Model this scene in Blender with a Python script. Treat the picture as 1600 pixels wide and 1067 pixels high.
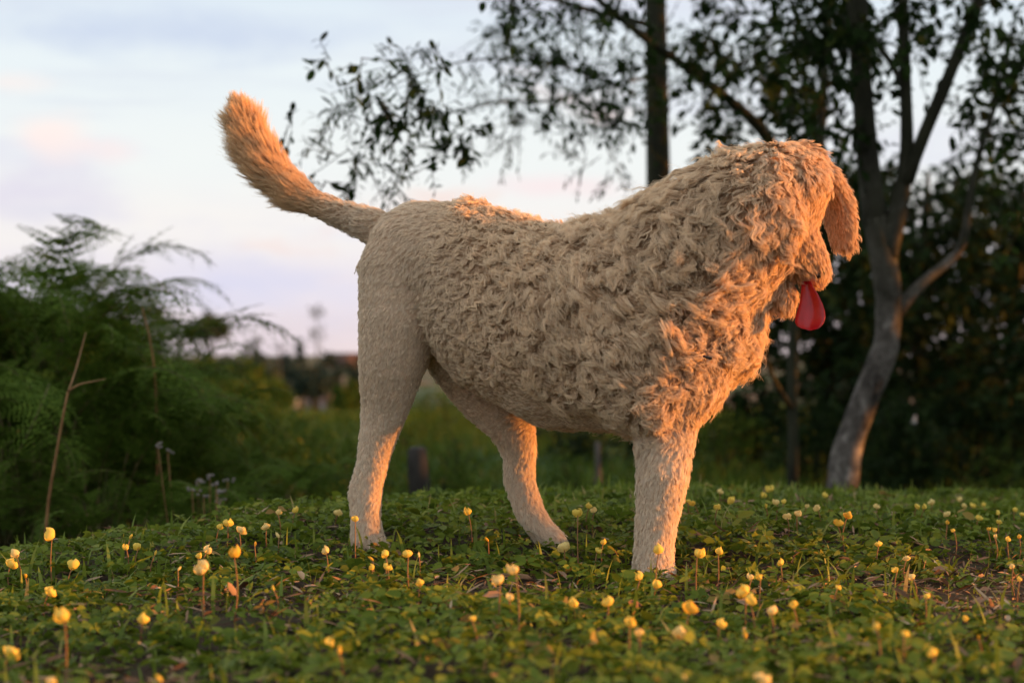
import bpy, math, random
import numpy as np
from mathutils import Vector, Matrix, Quaternion, kdtree

for o in list(bpy.data.objects):
    bpy.data.objects.remove(o, do_unlink=True)
SC = bpy.context.scene
COL = SC.collection
RNG = np.random.default_rng(7)
random.seed(7)

# ------------------------------------------------------------------ camera
ZC = 0.339            # camera height above the mound top (metres)
FPX = 3000.0          # focal length in photo pixels (photo 1600 wide)
HOR = 555.0           # photo row of the horizon
cam_d = bpy.data.cameras.new('camera')
cam = bpy.data.objects.new('camera', cam_d)
COL.objects.link(cam)
cam.location = (0, 0, ZC)
cam.rotation_euler = (math.radians(90), 0, 0)
cam_d.sensor_width = 36.0
cam_d.lens = 36.0 * FPX / 1600.0
cam_d.shift_y = (HOR - 533.5) / 1600.0
cam_d.clip_start = 0.05
cam_d.clip_end = 9000
cam_d.dof.use_dof = True
cam_d.dof.focus_distance = 2.93
cam_d.dof.aperture_fstop = 4.5
SC.camera = cam

# ------------------------------------------------------------------ sun + sky
SUN_AZ = math.radians(-3)      # swung from +X towards the camera side
SUN_EL = math.radians(4.5)
SUN_DIR = Vector((math.cos(SUN_EL) * math.cos(SUN_AZ), -math.cos(SUN_EL) * math.sin(SUN_AZ), math.sin(SUN_EL)))
sl = bpy.data.lights.new('sun', 'SUN')
sl.energy = 5.0
sl.angle = math.radians(0.8)
sl.color = (1.0, 0.37, 0.075)
sun = bpy.data.objects.new('sun', sl)
COL.objects.link(sun)
sun.rotation_euler = SUN_DIR.to_track_quat('Z', 'Y').to_euler()
sun.location = SUN_DIR * 20

W = bpy.data.worlds.new('World')
SC.world = W
W.use_nodes = True


def build_world():
    nt = W.node_tree
    nt.nodes.clear()
    N, L = nt.nodes.new, nt.links.new
    out = N('ShaderNodeOutputWorld')
    bg = N('ShaderNodeBackground')
    bg.inputs['Strength'].default_value = 0.058
    L(bg.outputs[0], out.inputs[0])
    sky = N('ShaderNodeTexSky')
    sky.sky_type = 'NISHITA'
    sky.sun_disc = False
    sky.sun_elevation = SUN_EL
    sky.sun_rotation = math.pi / 2 + SUN_AZ
    sky.air_density = 1.0
    sky.dust_density = 1.5
    tc = N('ShaderNodeTexCoord')
    sep = N('ShaderNodeSeparateXYZ')
    L(tc.outputs['Generated'], sep.inputs[0])

    def ramp(stops, src, interp='EASE'):
        r = N('ShaderNodeValToRGB')
        r.color_ramp.interpolation = interp
        e = r.color_ramp.elements
        while len(e) < len(stops):
            e.new(0.5)
        for k, (p, c) in enumerate(stops):
            e[k].position = p
            e[k].color = (*c, 1) if len(c) == 3 else c
        L(src, r.inputs[0])
        return r.outputs[0]

    def mix(f, a, b):
        m = N('ShaderNodeMix')
        m.data_type = 'RGBA'
        for s, v in ((m.inputs[0], f), (m.inputs[6], a), (m.inputs[7], b)):
            if hasattr(v, 'links'):
                L(v, s)
            elif isinstance(v, (int, float)):
                s.default_value = v
            else:
                s.default_value = (*v, 1)
        return m.outputs[2]

    def noise(scale, stretch, off, detail=4, rough=0.5):
        mp = N('ShaderNodeMapping')
        mp.inputs['Scale'].default_value = (1, 1, stretch)
        mp.inputs['Location'].default_value = off
        L(tc.outputs['Generated'], mp.inputs[0])
        n = N('ShaderNodeTexNoise')
        n.inputs['Scale'].default_value = scale
        n.inputs['Detail'].default_value = detail
        n.inputs['Roughness'].default_value = rough
        L(mp.outputs[0], n.inputs['Vector'])
        return n.outputs[0]

    # thin veil of high cloud, coloured by height above the horizon (x10: strength is 0.1)
    veil = ramp([(0.0, (7.7, 6.5, 6.6)), (0.012, (7.9, 6.8, 7.0)), (0.035, (7.5, 7.0, 7.7)), (0.065, (8.3, 8.0, 7.9)),
                 (0.10, (7.9, 8.2, 8.2)), (0.145, (7.4, 8.0, 8.3)), (0.19, (6.6, 7.4, 8.2)), (0.45, (8.0, 8.2, 8.5)),
                 (1.0, (8.2, 8.3, 8.5))], sep.outputs[2])
    # lavender cloud banks
    b1 = ramp([(0.52, (0, 0, 0)), (0.70, (.7, .7, .7))], noise(4.2, 5.5, (3.1, 0.4, 0.2), 5, 0.5))
    lav = ramp([(0.0, (6.6, 5.8, 6.4)), (0.05, (6.9, 6.9, 8.1)), (0.12, (6.8, 6.9, 7.9)), (0.2, (5.6, 6.3, 7.6)), (1, (7.0, 7.2, 7.6))], sep.outputs[2])
    c = mix(b1, veil, lav)
    # small peach-tinted tops
    b2 = ramp([(0.60, (0, 0, 0)), (0.72, (0.9, 0.9, 0.9))], noise(7.5, 3.0, (0.7, 1.9, 4.0), 4, 0.55))
    c = mix(b2, c, (8.4, 6.7, 6.3))
    # thin streaks
    b3 = ramp([(0.55, (0, 0, 0)), (0.75, (0.4, 0.4, 0.4))], noise(5.0, 11.0, (5.5, 2.3, 1.0), 5, 0.6))
    c = mix(b3, c, (6.0, 6.3, 7.4))
    # cloud banks and puffs at their own bearings
    dn = N('ShaderNodeVectorMath'); dn.operation = 'NORMALIZE'
    L(tc.outputs['Generated'], dn.inputs[0])
    wob = noise(16.0, 2.2, (1.3, 0.2, 2.0), 6, 0.6)
    wob2 = noise(5.5, 2.6, (2.3, 1.2, 0.7), 4, 0.5)

    def cloud(bx, by, wx, wy, col, amount, soft=1.0, rag=1.7):
        b = Vector(((bx - 800) / FPX, 1.0, (HOR - by) / FPX)).normalized()
        sub = N('ShaderNodeVectorMath'); sub.operation = 'SUBTRACT'; L(dn.outputs[0], sub.inputs[0]); sub.inputs[1].default_value = b
        sc = N('ShaderNodeVectorMath'); sc.operation = 'MULTIPLY'; L(sub.outputs[0], sc.inputs[0]); sc.inputs[1].default_value = (FPX / wx, FPX / 900.0, FPX / wy)
        ln = N('ShaderNodeVectorMath'); ln.operation = 'LENGTH'; L(sc.outputs[0], ln.inputs[0])
        m1 = N('ShaderNodeMath'); m1.operation = 'MULTIPLY_ADD'; L(wob, m1.inputs[0]); m1.inputs[1].default_value = rag; L(ln.outputs['Value'], m1.inputs[2])
        m2 = N('ShaderNodeMath'); m2.operation = 'MULTIPLY_ADD'; L(wob2, m2.inputs[0]); m2.inputs[1].default_value = rag * .8; L(m1.outputs[0], m2.inputs[2])
        mr = N('ShaderNodeMapRange'); mr.interpolation_type = 'SMOOTHSTEP'
        mr.inputs[1].default_value = 1.0 + rag * .86 - soft; mr.inputs[2].default_value = 1.0 + rag * .86; mr.inputs[3].default_value = amount; mr.inputs[4].default_value = 0
        L(m2.outputs[0], mr.inputs[0])
        return mr.outputs[0], col
    for bx, by, wx, wy, col, amt in ((300, 55, 520, 60, (5.6, 6.3, 7.7), .95), (900, 10, 420, 46, (6.6, 6.5, 7.6), .7), (40, 290, 210, 85, (6.8, 6.5, 7.6), .9), (330, 445, 400, 95, (6.4, 6.4, 8.0), .9), (560, 370, 260, 40, (6.9, 6.9, 8.2), .6),
                                     (870, 290, 200, 28, (8.6, 7.2, 7.4), .8), (80, 212, 80, 56, (9.3, 7.7, 7.3), .75), (180, 238, 70, 30, (8.9, 7.5, 7.4), .6), (10, 130, 110, 34, (8.8, 7.7, 7.4), .6), (80, 330, 110, 16, (6.8, 6.7, 7.6), .6)):
        f, cc = cloud(bx, by, wx, wy, col, amt)
        c = mix(f, c, cc)
    fin = mix(0.88, sky.outputs[0], c)
    L(fin, bg.inputs['Color'])


build_world()
SC.view_settings.view_transform = 'Standard'
SC.view_settings.look = 'None'
SC.view_settings.exposure = 1.12
SC.view_settings.gamma = 1.0
SC.view_settings.use_curve_mapping = False
SC.cycles.use_denoising = True
SC.cycles.max_bounces = 9
SC.cycles.diffuse_bounces = 6
SC.cycles.glossy_bounces = 2
SC.cycles.transmission_bounces = 6
SC.cycles.transparent_max_bounces = 4
SC.cycles.caustics_reflective = False
SC.cycles.caustics_refractive = False
SC.cycles_curves.shape = 'THICK'
SC.cycles_curves.subdivisions = 1

# ------------------------------------------------------------------ helpers


def P(px, py, d):
    """photo pixel + distance from the camera -> world point"""
    return np.array([(px - 800.0) / FPX * d, d, ZC - (py - HOR) / FPX * d])


def smooth(a, b, t):
    t = np.clip((t - a) / (b - a), 0, 1)
    return t * t * (3 - 2 * t)


def vnoise(x, y, seed=0):
    """cheap smooth 2-D value noise in numpy, about -1..1"""
    x = np.asarray(x, float); y = np.asarray(y, float)
    xi = np.floor(x).astype(np.int64); yi = np.floor(y).astype(np.int64)
    fx = x - xi; fy = y - yi
    fx = fx * fx * (3 - 2 * fx); fy = fy * fy * (3 - 2 * fy)

    def h(a, b):
        n = (a * 374761393 + b * 668265263 + seed * 1442695041) & 0x7fffffff
        n = ((n ^ (n >> 13)) * 1274126177) & 0x7fffffff
        return ((n ^ (n >> 16)) & 0xffff) / 32767.5 - 1
    return (h(xi, yi) * (1 - fx) + h(xi + 1, yi) * fx) * (1 - fy) + (h(xi, yi + 1) * (1 - fx) + h(xi + 1, yi + 1) * fx) * fy


def mesh_np(name, verts, faces, rnd=None, smooth_shade=False):
    """verts (N,3); faces: list of (M,k) int arrays"""
    me = bpy.data.meshes.new(name)
    verts = np.ascontiguousarray(verts, dtype=np.float32)
    me.vertices.add(len(verts))
    me.vertices.foreach_set('co', verts.ravel())
    loops, starts, off = [], [], 0
    for f in faces:
        f = np.asarray(f)
        if f.size == 0:
            continue
        loops.append(f.ravel())
        starts.append(off + np.arange(len(f)) * f.shape[1])
        off += f.size
    loops = np.concatenate(loops).astype(np.int32)
    starts = np.concatenate(starts).astype(np.int32)
    me.loops.add(len(loops))
    me.loops.foreach_set('vertex_index', loops)
    me.polygons.add(len(starts))
    me.polygons.foreach_set('loop_start', starts)
    if rnd is not None:
        a = me.attributes.new('rnd', 'FLOAT', 'POINT')
        a.data.foreach_set('value', np.ascontiguousarray(rnd, dtype=np.float32))
    me.update(calc_edges=True)
    me.validate()
    if smooth_shade:
        me.polygons.foreach_set('use_smooth', np.ones(len(me.polygons), dtype=bool))
    return me


def obj(name, me, m=None, parent=None, loc=None):
    o = bpy.data.objects.new(name, me)
    COL.objects.link(o)
    if m is not None and me is not None and len(me.materials) == 0:
        me.materials.append(m)
    if parent is not None:
        o.parent = parent
    if loc is not None:
        o.location = loc
    return o


def tag(o, label=None, cat=None, group=None, kind=None):
    if label: o['label'] = label
    if cat: o['category'] = cat
    if group: o['group'] = group
    if kind: o['kind'] = kind
    return o


def empty(name, loc, label, cat, group=None):
    o = bpy.data.objects.new(name, None)
    COL.objects.link(o)
    o.location = loc
    o.empty_display_size = 0.05
    return tag(o, label, cat, group)


class MB:
    """collects shapes, builds one mesh"""
    def __init__(s):
        s.v = []; s.f = {}; s.n = 0

    def add(s, v, faces):
        v = np.asarray(v, float)
        for f in faces:
            f = np.asarray(f)
            if f.size:
                s.f.setdefault(f.shape[1], []).append(f + s.n)
        s.v.append(v); s.n += len(v)

    def tube(s, pts, rad, sides=8, wob=0.0, seed=0):
        pts = np.asarray(pts, float); rad = np.asarray(rad, float)
        n = len(pts)
        t = np.gradient(pts, axis=0)
        t /= np.linalg.norm(t, axis=1)[:, None] + 1e-9
        ref = np.array([0.13, 1.0, 0.07]) if abs(t[0][1]) < 0.8 else np.array([1.0, 0.1, 0.0])
        u = np.cross(t, ref); u /= np.linalg.norm(u, axis=1)[:, None] + 1e-9
        w = np.cross(t, u)
        a = np.arange(sides) / sides * 2 * math.pi
        rr = rad[:, None] * np.ones((1, sides))
        if wob:
            rr = rr * (1 + wob * vnoise(np.arange(n)[:, None] * 0.7 + seed * 3.1, np.cos(a)[None, :] * 1.5 + np.sin(a)[None, :] * 2 + seed, 5))
        v = pts[:, None, :] + rr[:, :, None] * (np.cos(a)[None, :, None] * u[:, None, :] + np.sin(a)[None, :, None] * w[:, None, :])
        i = np.arange(n - 1)[:, None] * sides; j = np.arange(sides)[None, :]; j2 = (j + 1) % sides
        q = np.stack([i + j, i + j2, i + sides + j2, i + sides + j], -1).reshape(-1, 4)
        v = np.concatenate([v.reshape(-1, 3), pts[:1], pts[-1:]])
        c0, c1 = n * sides, n * sides + 1
        jj = np.arange(sides)
        cap = np.concatenate([np.stack([(jj + 1) % sides, jj, np.full(sides, c0)], -1),
                              np.stack([(n - 1) * sides + jj, (n - 1) * sides + (jj + 1) % sides, np.full(sides, c1)], -1)])
        s.add(v, [q, cap])

    def box(s, lo, hi):
        x0, y0, z0 = lo; x1, y1, z1 = hi
        v = [(x0, y0, z0), (x1, y0, z0), (x1, y1, z0), (x0, y1, z0), (x0, y0, z1), (x1, y0, z1), (x1, y1, z1), (x0, y1, z1)]
        s.add(v, [np.array([(0, 3, 2, 1), (4, 5, 6, 7), (0, 1, 5, 4), (1, 2, 6, 5), (2, 3, 7, 6), (3, 0, 4, 7)])])

    def ellipsoid(s, c, r, nu=14, nv=9):
        u = np.arange(nu) / nu * 2 * math.pi
        vv = (np.arange(1, nv)) / nv * math.pi
        ring = np.stack([np.sin(vv)[:, None] * np.cos(u)[None, :], np.sin(vv)[:, None] * np.sin(u)[None, :], np.cos(vv)[:, None] * np.ones_like(u)[None, :]], -1).reshape(-1, 3)
        p = np.concatenate([ring, [[0, 0, 1], [0, 0, -1]]]) * np.asarray(r, float) + np.asarray(c, float)
        i = np.arange(nv - 2)[:, None] * nu; j = np.arange(nu)[None, :]; j2 = (j + 1) % nu
        q = np.stack([i + j, i + nu + j, i + nu + j2, i + j2], -1).reshape(-1, 4)
        t, b = (nv - 1) * nu, (nv - 1) * nu + 1
        jj = np.arange(nu)
        tri = np.concatenate([np.stack([np.full(nu, t), jj, (jj + 1) % nu], -1), np.stack([np.full(nu, b), (nv - 2) * nu + (jj + 1) % nu, (nv - 2) * nu + jj], -1)])
        s.add(p, [q, tri])

    def mesh(s, name, smooth_shade=True, rnd=None):
        return mesh_np(name, np.concatenate(s.v), [np.concatenate(v) for v in s.f.values()], rnd, smooth_shade)


# ------------------------------------------------------------------ materials
def new_mat(name):
    m = bpy.data.materials.new(name)
    m.use_nodes = True
    nt = m.node_tree
    nt.nodes.clear()
    out = nt.nodes.new('ShaderNodeOutputMaterial')
    return m, nt, out


def cramp(nt, stops, src, interp='LINEAR'):
    r = nt.nodes.new('ShaderNodeValToRGB')
    r.color_ramp.interpolation = interp
    e = r.color_ramp.elements
    while len(e) < len(stops):
        e.new(0.5)
    for k, (p, c) in enumerate(stops):
        e[k].position = p
        e[k].color = (*c, 1)
    nt.links.new(src, r.inputs[0])
    return r.outputs[0]


def tnoise(nt, scale, detail=4, rough=0.55, coord='Object', stretch=(1, 1, 1)):
    tc = nt.nodes.new('ShaderNodeTexCoord')
    mp = nt.nodes.new('ShaderNodeMapping')
    mp.inputs['Scale'].default_value = stretch
    nt.links.new(tc.outputs[coord], mp.inputs[0])
    n = nt.nodes.new('ShaderNodeTexNoise')
    n.inputs['Scale'].default_value = scale
    n.inputs['Detail'].default_value = detail
    n.inputs['Roughness'].default_value = rough
    nt.links.new(mp.outputs[0], n.inputs['Vector'])
    return n.outputs[0]


def leaf_mat(name, stops, rough=0.5, trans=0.3, spec=0.3):
    """foliage: random tint per leaf, thin-leaf translucency"""
    m, nt, out = new_mat(name)
    at = nt.nodes.new('ShaderNodeAttribute')
    at.attribute_name = 'rnd'
    col = cramp(nt, stops, at.outputs['Fac'])
    b = nt.nodes.new('ShaderNodeBsdfPrincipled')
    nt.links.new(col, b.inputs['Base Color'])
    b.inputs['Roughness'].default_value = rough
    b.inputs['Specular IOR Level'].default_value = spec
    t = nt.nodes.new('ShaderNodeBsdfTranslucent')
    nt.links.new(col, t.inputs['Color'])
    mx = nt.nodes.new('ShaderNodeMixShader')
    mx.inputs[0].default_value = trans
    nt.links.new(b.outputs[0], mx.inputs[1])
    nt.links.new(t.outputs[0], mx.inputs[2])
    nt.links.new(mx.outputs[0], out.inputs[0])
    return m


def noisy_mat(name, stops, scale=20, rough=0.8, bump=0.3, detail=5, stretch=(1, 1, 1), spec=0.2, bscale=None, dist=0.01):
    m, nt, out = new_mat(name)
    n = tnoise(nt, scale, detail, 0.6, 'Object', stretch)
    col = cramp(nt, stops, n)
    b = nt.nodes.new('ShaderNodeBsdfPrincipled')
    nt.links.new(col, b.inputs['Base Color'])
    b.inputs['Roughness'].default_value = rough
    b.inputs['Specular IOR Level'].default_value = spec
    if bump:
        n2 = tnoise(nt, bscale or scale * 2, 5, 0.6, 'Object', stretch)
        bp = nt.nodes.new('ShaderNodeBump')
        bp.inputs['Strength'].default_value = bump
        bp.inputs['Distance'].default_value = dist
        nt.links.new(n2, bp.inputs['Height'])
        nt.links.new(bp.outputs[0], b.inputs['Normal'])
    nt.links.new(b.outputs[0], out.inputs[0])
    return m


def hair_mat(name):
    m, nt, out = new_mat(name)
    L = nt.links.new
    hi = nt.nodes.new('ShaderNodeHairInfo')

    def attr(n):
        a = nt.nodes.new('ShaderNodeAttribute'); a.attribute_name = n
        return a.outputs['Fac']

    def mix(f, a, b):
        mx = nt.nodes.new('ShaderNodeMix'); mx.data_type = 'RGBA'
        L(f, mx.inputs[0])
        for sck, v in ((mx.inputs[6], a), (mx.inputs[7], b)):
            if isinstance(v, tuple): sck.default_value = (*v, 1)
            else: L(v, sck)
        return mx.outputs[2]
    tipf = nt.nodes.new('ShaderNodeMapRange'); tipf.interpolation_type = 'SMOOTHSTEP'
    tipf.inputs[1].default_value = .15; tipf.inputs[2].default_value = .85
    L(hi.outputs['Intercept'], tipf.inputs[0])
    coat = mix(tipf.outputs[0], (.54, .335, .175), (.98, .80, .56))  # roots darkened: shade between the curls put into the coat colour
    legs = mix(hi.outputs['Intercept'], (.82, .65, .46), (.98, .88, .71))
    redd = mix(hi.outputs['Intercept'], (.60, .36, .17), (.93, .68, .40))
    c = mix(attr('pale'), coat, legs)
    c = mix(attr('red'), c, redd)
    mr = nt.nodes.new('ShaderNodeMapRange'); mr.clamp = True
    mr.inputs[1].default_value = -2.0; mr.inputs[2].default_value = 2.0; mr.inputs[3].default_value = .86; mr.inputs[4].default_value = 1.06
    L(attr('lockv'), mr.inputs[0])
    mr2 = nt.nodes.new('ShaderNodeMapRange'); mr2.inputs[3].default_value = .88; mr2.inputs[4].default_value = 1.06
    L(hi.outputs['Random'], mr2.inputs[0])
    mm = nt.nodes.new('ShaderNodeMath'); mm.operation = 'MULTIPLY'; L(mr.outputs[0], mm.inputs[0]); L(mr2.outputs[0], mm.inputs[1])
    hs = nt.nodes.new('ShaderNodeHueSaturation'); L(mm.outputs[0], hs.inputs['Value']); L(c, hs.inputs['Color'])
    d = nt.nodes.new('ShaderNodeBsdfDiffuse'); tr = nt.nodes.new('ShaderNodeBsdfTranslucent')
    g = nt.nodes.new('ShaderNodeBsdfGlossy'); g.inputs['Roughness'].default_value = .4; g.inputs['Color'].default_value = (.95, .9, .85, 1)
    for b in (d, tr):
        L(hs.outputs[0], b.inputs['Color'])
    m1 = nt.nodes.new('ShaderNodeMixShader'); m1.inputs[0].default_value = .38
    L(d.outputs[0], m1.inputs[1]); L(tr.outputs[0], m1.inputs[2])
    m2 = nt.nodes.new('ShaderNodeMixShader'); m2.inputs[0].default_value = .06
    L(m1.outputs[0], m2.inputs[1]); L(g.outputs[0], m2.inputs[2])
    L(m2.outputs[0], out.inputs[0])
    return m


M = {}
M['clover'] = leaf_mat('clover_leaf', [(0, (.05, .08, .009)), (.3, (.10, .148, .015)), (.65, (.165, .215, .022)), (.88, (.25, .27, .035)), (1, (.32, .2, .06))], .6, .36, .15)
M['grass'] = leaf_mat('grass_blade', [(0, (.09, .14, .014)), (.5, (.16, .22, .024)), (.85, (.23, .27, .04)), (1, (.36, .28, .1))], .5, .35)
M['litter'] = leaf_mat('dry_litter', [(0, (.10, .055, .03)), (.4, (.19, .11, .065)), (.75, (.29, .19, .12)), (1, (.46, .35, .22))], .8, .05, .1)
M['fern'] = leaf_mat('fern_leaf', [(0, (.035, .068, .010)), (.5, (.065, .112, .015)), (.9, (.11, .165, .024)), (1, (.18, .14, .035))], .75, .28, .05)
M['broad'] = leaf_mat('tree_leaf', [(0, (.008, .018, .004)), (.5, (.014, .03, .006)), (.85, (.024, .048, .009)), (1, (.05, .065, .014))], .75, .2, .06)
M['fine'] = leaf_mat('feathery_leaf', [(0, (.012, .022, .006)), (.6, (.02, .036, .009)), (1, (.04, .056, .016))], .75, .2, .06)
M['meadow'] = leaf_mat('meadow_blade', [(0, (.045, .075, .010)), (.5, (.075, .115, .015)), (.85, (.11, .15, .024)), (1, (.19, .15, .05))], .75, .3, .05)
M['shrub'] = leaf_mat('shrub_leaf', [(0, (.038, .068, .011)), (.5, (.07, .115, .016)), (.85, (.11, .15, .024)), (1, (.16, .13, .035))], .75, .28, .05)
M['darkshrub'] = leaf_mat('dark_shrub_leaf', [(0, (.008, .017, .005)), (.6, (.016, .032, .008)), (1, (.035, .055, .013))], .75, .2, .06)
M['far_leaf'] = leaf_mat('distant_leaf', [(0, (.03, .05, .03)), (1, (.07, .085, .05))], .7, .15)
M['far_dark'] = leaf_mat('distant_dark_leaf', [(0, (.012, .03, .02)), (1, (.03, .055, .03))], .7, .1)
M['bark_grey'] = noisy_mat('grey_bark', [(.25, (.03, .026, .022)), (.5, (.085, .075, .066)), (.62, (.13, .118, .105)), (.8, (.2, .185, .165))], 9, .9, .6, 6, (1, 1, .6), bscale=30)
M['bark_mossy'] = None
M['bark_dark'] = noisy_mat('dark_mossy_bark', [(.3, (.012, .012, .008)), (.55, (.03, .032, .018)), (.8, (.05, .045, .03))], 12, .9, .5, 6, (1, 1, .4))
M['stem_brown'] = noisy_mat('brown_stalk', [(.3, (.14, .07, .025)), (.7, (.27, .15, .06))], 30, .7, .1)
M['stem_green'] = noisy_mat('green_brown_stalk', [(.3, (.05, .055, .018)), (.7, (.11, .085, .03))], 30, .7, .1)
M['flower_stem'] = noisy_mat('flower_stem', [(.3, (.22, .10, .045)), (.6, (.26, .14, .06)), (.8, (.16, .16, .05))], 60, .6, 0)
M['post'] = noisy_mat('weathered_post', [(.3, (.02, .018, .016)), (.7, (.06, .056, .05))], 25, .95, .5, 5, (1, 1, .2))


def two_tone_bark():
    m, nt, out = new_mat('grey_bark_mossy_above')
    lo = cramp(nt, [(.36, (.022, .019, .016)), (.47, (.075, .066, .057)), (.56, (.12, .108, .095)), (.66, (.27, .25, .225))], tnoise(nt, 17, 7, .7, 'Object', (1, 1, .7)))
    hi = cramp(nt, [(.3, (.012, .012, .008)), (.55, (.03, .032, .018)), (.8, (.055, .05, .034))], tnoise(nt, 12, 6, .6, 'Object', (1, 1, .4)))
    tc = nt.nodes.new('ShaderNodeTexCoord'); sp = nt.nodes.new('ShaderNodeSeparateXYZ'); nt.links.new(tc.outputs['Object'], sp.inputs[0])
    ad = nt.nodes.new('ShaderNodeMath'); ad.operation = 'MULTIPLY_ADD'; ad.inputs[1].default_value = .7
    nt.links.new(tnoise(nt, 5, 4), ad.inputs[0]); nt.links.new(sp.outputs[2], ad.inputs[2])
    mr = nt.nodes.new('ShaderNodeMapRange'); mr.inputs[1].default_value = 1.05; mr.inputs[2].default_value = 1.75
    nt.links.new(ad.outputs[0], mr.inputs[0])
    mx = nt.nodes.new('ShaderNodeMix'); mx.data_type = 'RGBA'
    nt.links.new(mr.outputs[0], mx.inputs[0]); nt.links.new(lo, mx.inputs[6]); nt.links.new(hi, mx.inputs[7])
    b = nt.nodes.new('ShaderNodeBsdfPrincipled'); nt.links.new(mx.outputs[2], b.inputs['Base Color']); b.inputs['Roughness'].default_value = .9
    b.inputs['Specular IOR Level'].default_value = .2
    bp = nt.nodes.new('ShaderNodeBump'); bp.inputs['Strength'].default_value = .7; bp.inputs['Distance'].default_value = .01
    nt.links.new(tnoise(nt, 30, 5, .6, 'Object', (1, 1, .5)), bp.inputs['Height']); nt.links.new(bp.outputs[0], b.inputs['Normal'])
    nt.links.new(b.outputs[0], out.inputs[0])
    return m


M['bark_mossy'] = two_tone_bark()


def petal_mat(name, c0, c1):
    m, nt, out = new_mat(name)
    n = tnoise(nt, 120, 2, .5)
    col = cramp(nt, [(.35, c0), (.7, c1)], n)
    b = nt.nodes.new('ShaderNodeBsdfPrincipled')
    nt.links.new(col, b.inputs['Base Color']); b.inputs['Roughness'].default_value = .55
    b.inputs['Specular IOR Level'].default_value = .2
    t = nt.nodes.new('ShaderNodeBsdfTranslucent'); nt.links.new(col, t.inputs['Color'])
    mx = nt.nodes.new('ShaderNodeMixShader'); mx.inputs[0].default_value = .4
    nt.links.new(b.outputs[0], mx.inputs[1]); nt.links.new(t.outputs[0], mx.inputs[2])
    nt.links.new(mx.outputs[0], out.inputs[0])
    return m


M['petal'] = petal_mat('yellow_petal', (.84, .63, .08), (.90, .74, .20))
M['petal_pale'] = petal_mat('pale_yellow_petal', (.84, .66, .22), (.9, .76, .38))
M['petal_orange'] = petal_mat('orange_petal', (.80, .50, .05), (.86, .60, .10))

# ------------------------------------------------------------------ terrain


def crest(x):
    return np.interp(x, [-4, -1.2, -0.8, -0.45, 0.0, 0.6, 1.2, 4], [2.6, 3.0, 3.2, 3.55, 4.05, 4.5, 4.9, 6.0])


def ground_z(x, y):
    x = np.asarray(x, float); y = np.asarray(y, float)
    top = 0.03 * smooth(2.8, 3.3, y) - 0.012 * smooth(3.4, 4.3, y) - 0.022 * smooth(0.0, .9, x) * smooth(3.3, 4.3, y)
    top = top - 0.055 * np.clip(x - 0.55, 0, 3) - 0.035 * np.clip(-0.45 - x, 0, 3) / 0.5
    top = top + 0.008 * vnoise(x * 5, y * 5, 1) + 0.006 * vnoise(x * 13, y * 13, 2)
    # the tops of the clover rise into the picture: keep the soil a little lower
    c = crest(x)
    s = smooth(0, 1.6, y - c) * (y > c - 0.01)
    far = np.interp(y, [0, 6, 9, 16, 25, 60, 120, 250, 340, 460, 650, 1100, 4000], [-.42, -.45, -.42, -.36, -.45, -1.6, -4.5, -8.6, -9.0, -5.8, -3.0, -1.5, -.5])
    far = far + 0.03 * vnoise(x * 0.9, y * 0.9, 3) + np.clip(y / 60, 0, 1) * 0.35 * vnoise(x * .05, y * .05, 4)
    far = far - 0.25 * smooth(1.0, 3.0, -x) * smooth(3, 6, y) * smooth(30, 12, y) * 0
    far = far - 0.18 * smooth(.4, 1.6, -x) * smooth(12, 5, y)
    return top * (1 - s) + far * s


def ground_at_row(px, row):
    """walk along the viewing ray through a photo pixel until it meets the ground"""
    d = 1.6
    while d < 6:
        p = P(px, row, d)
        if p[2] <= ground_z(p[0], p[1]) + .016:
            return np.array([p[0], p[1], float(ground_z(p[0], p[1]))])
        d += 0.01
    d = float(crest((px - 800) / FPX * 4.2)) - 0.15
    x = (px - 800) / FPX * d
    return np.array([x, d, float(ground_z(x, d))])


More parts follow.
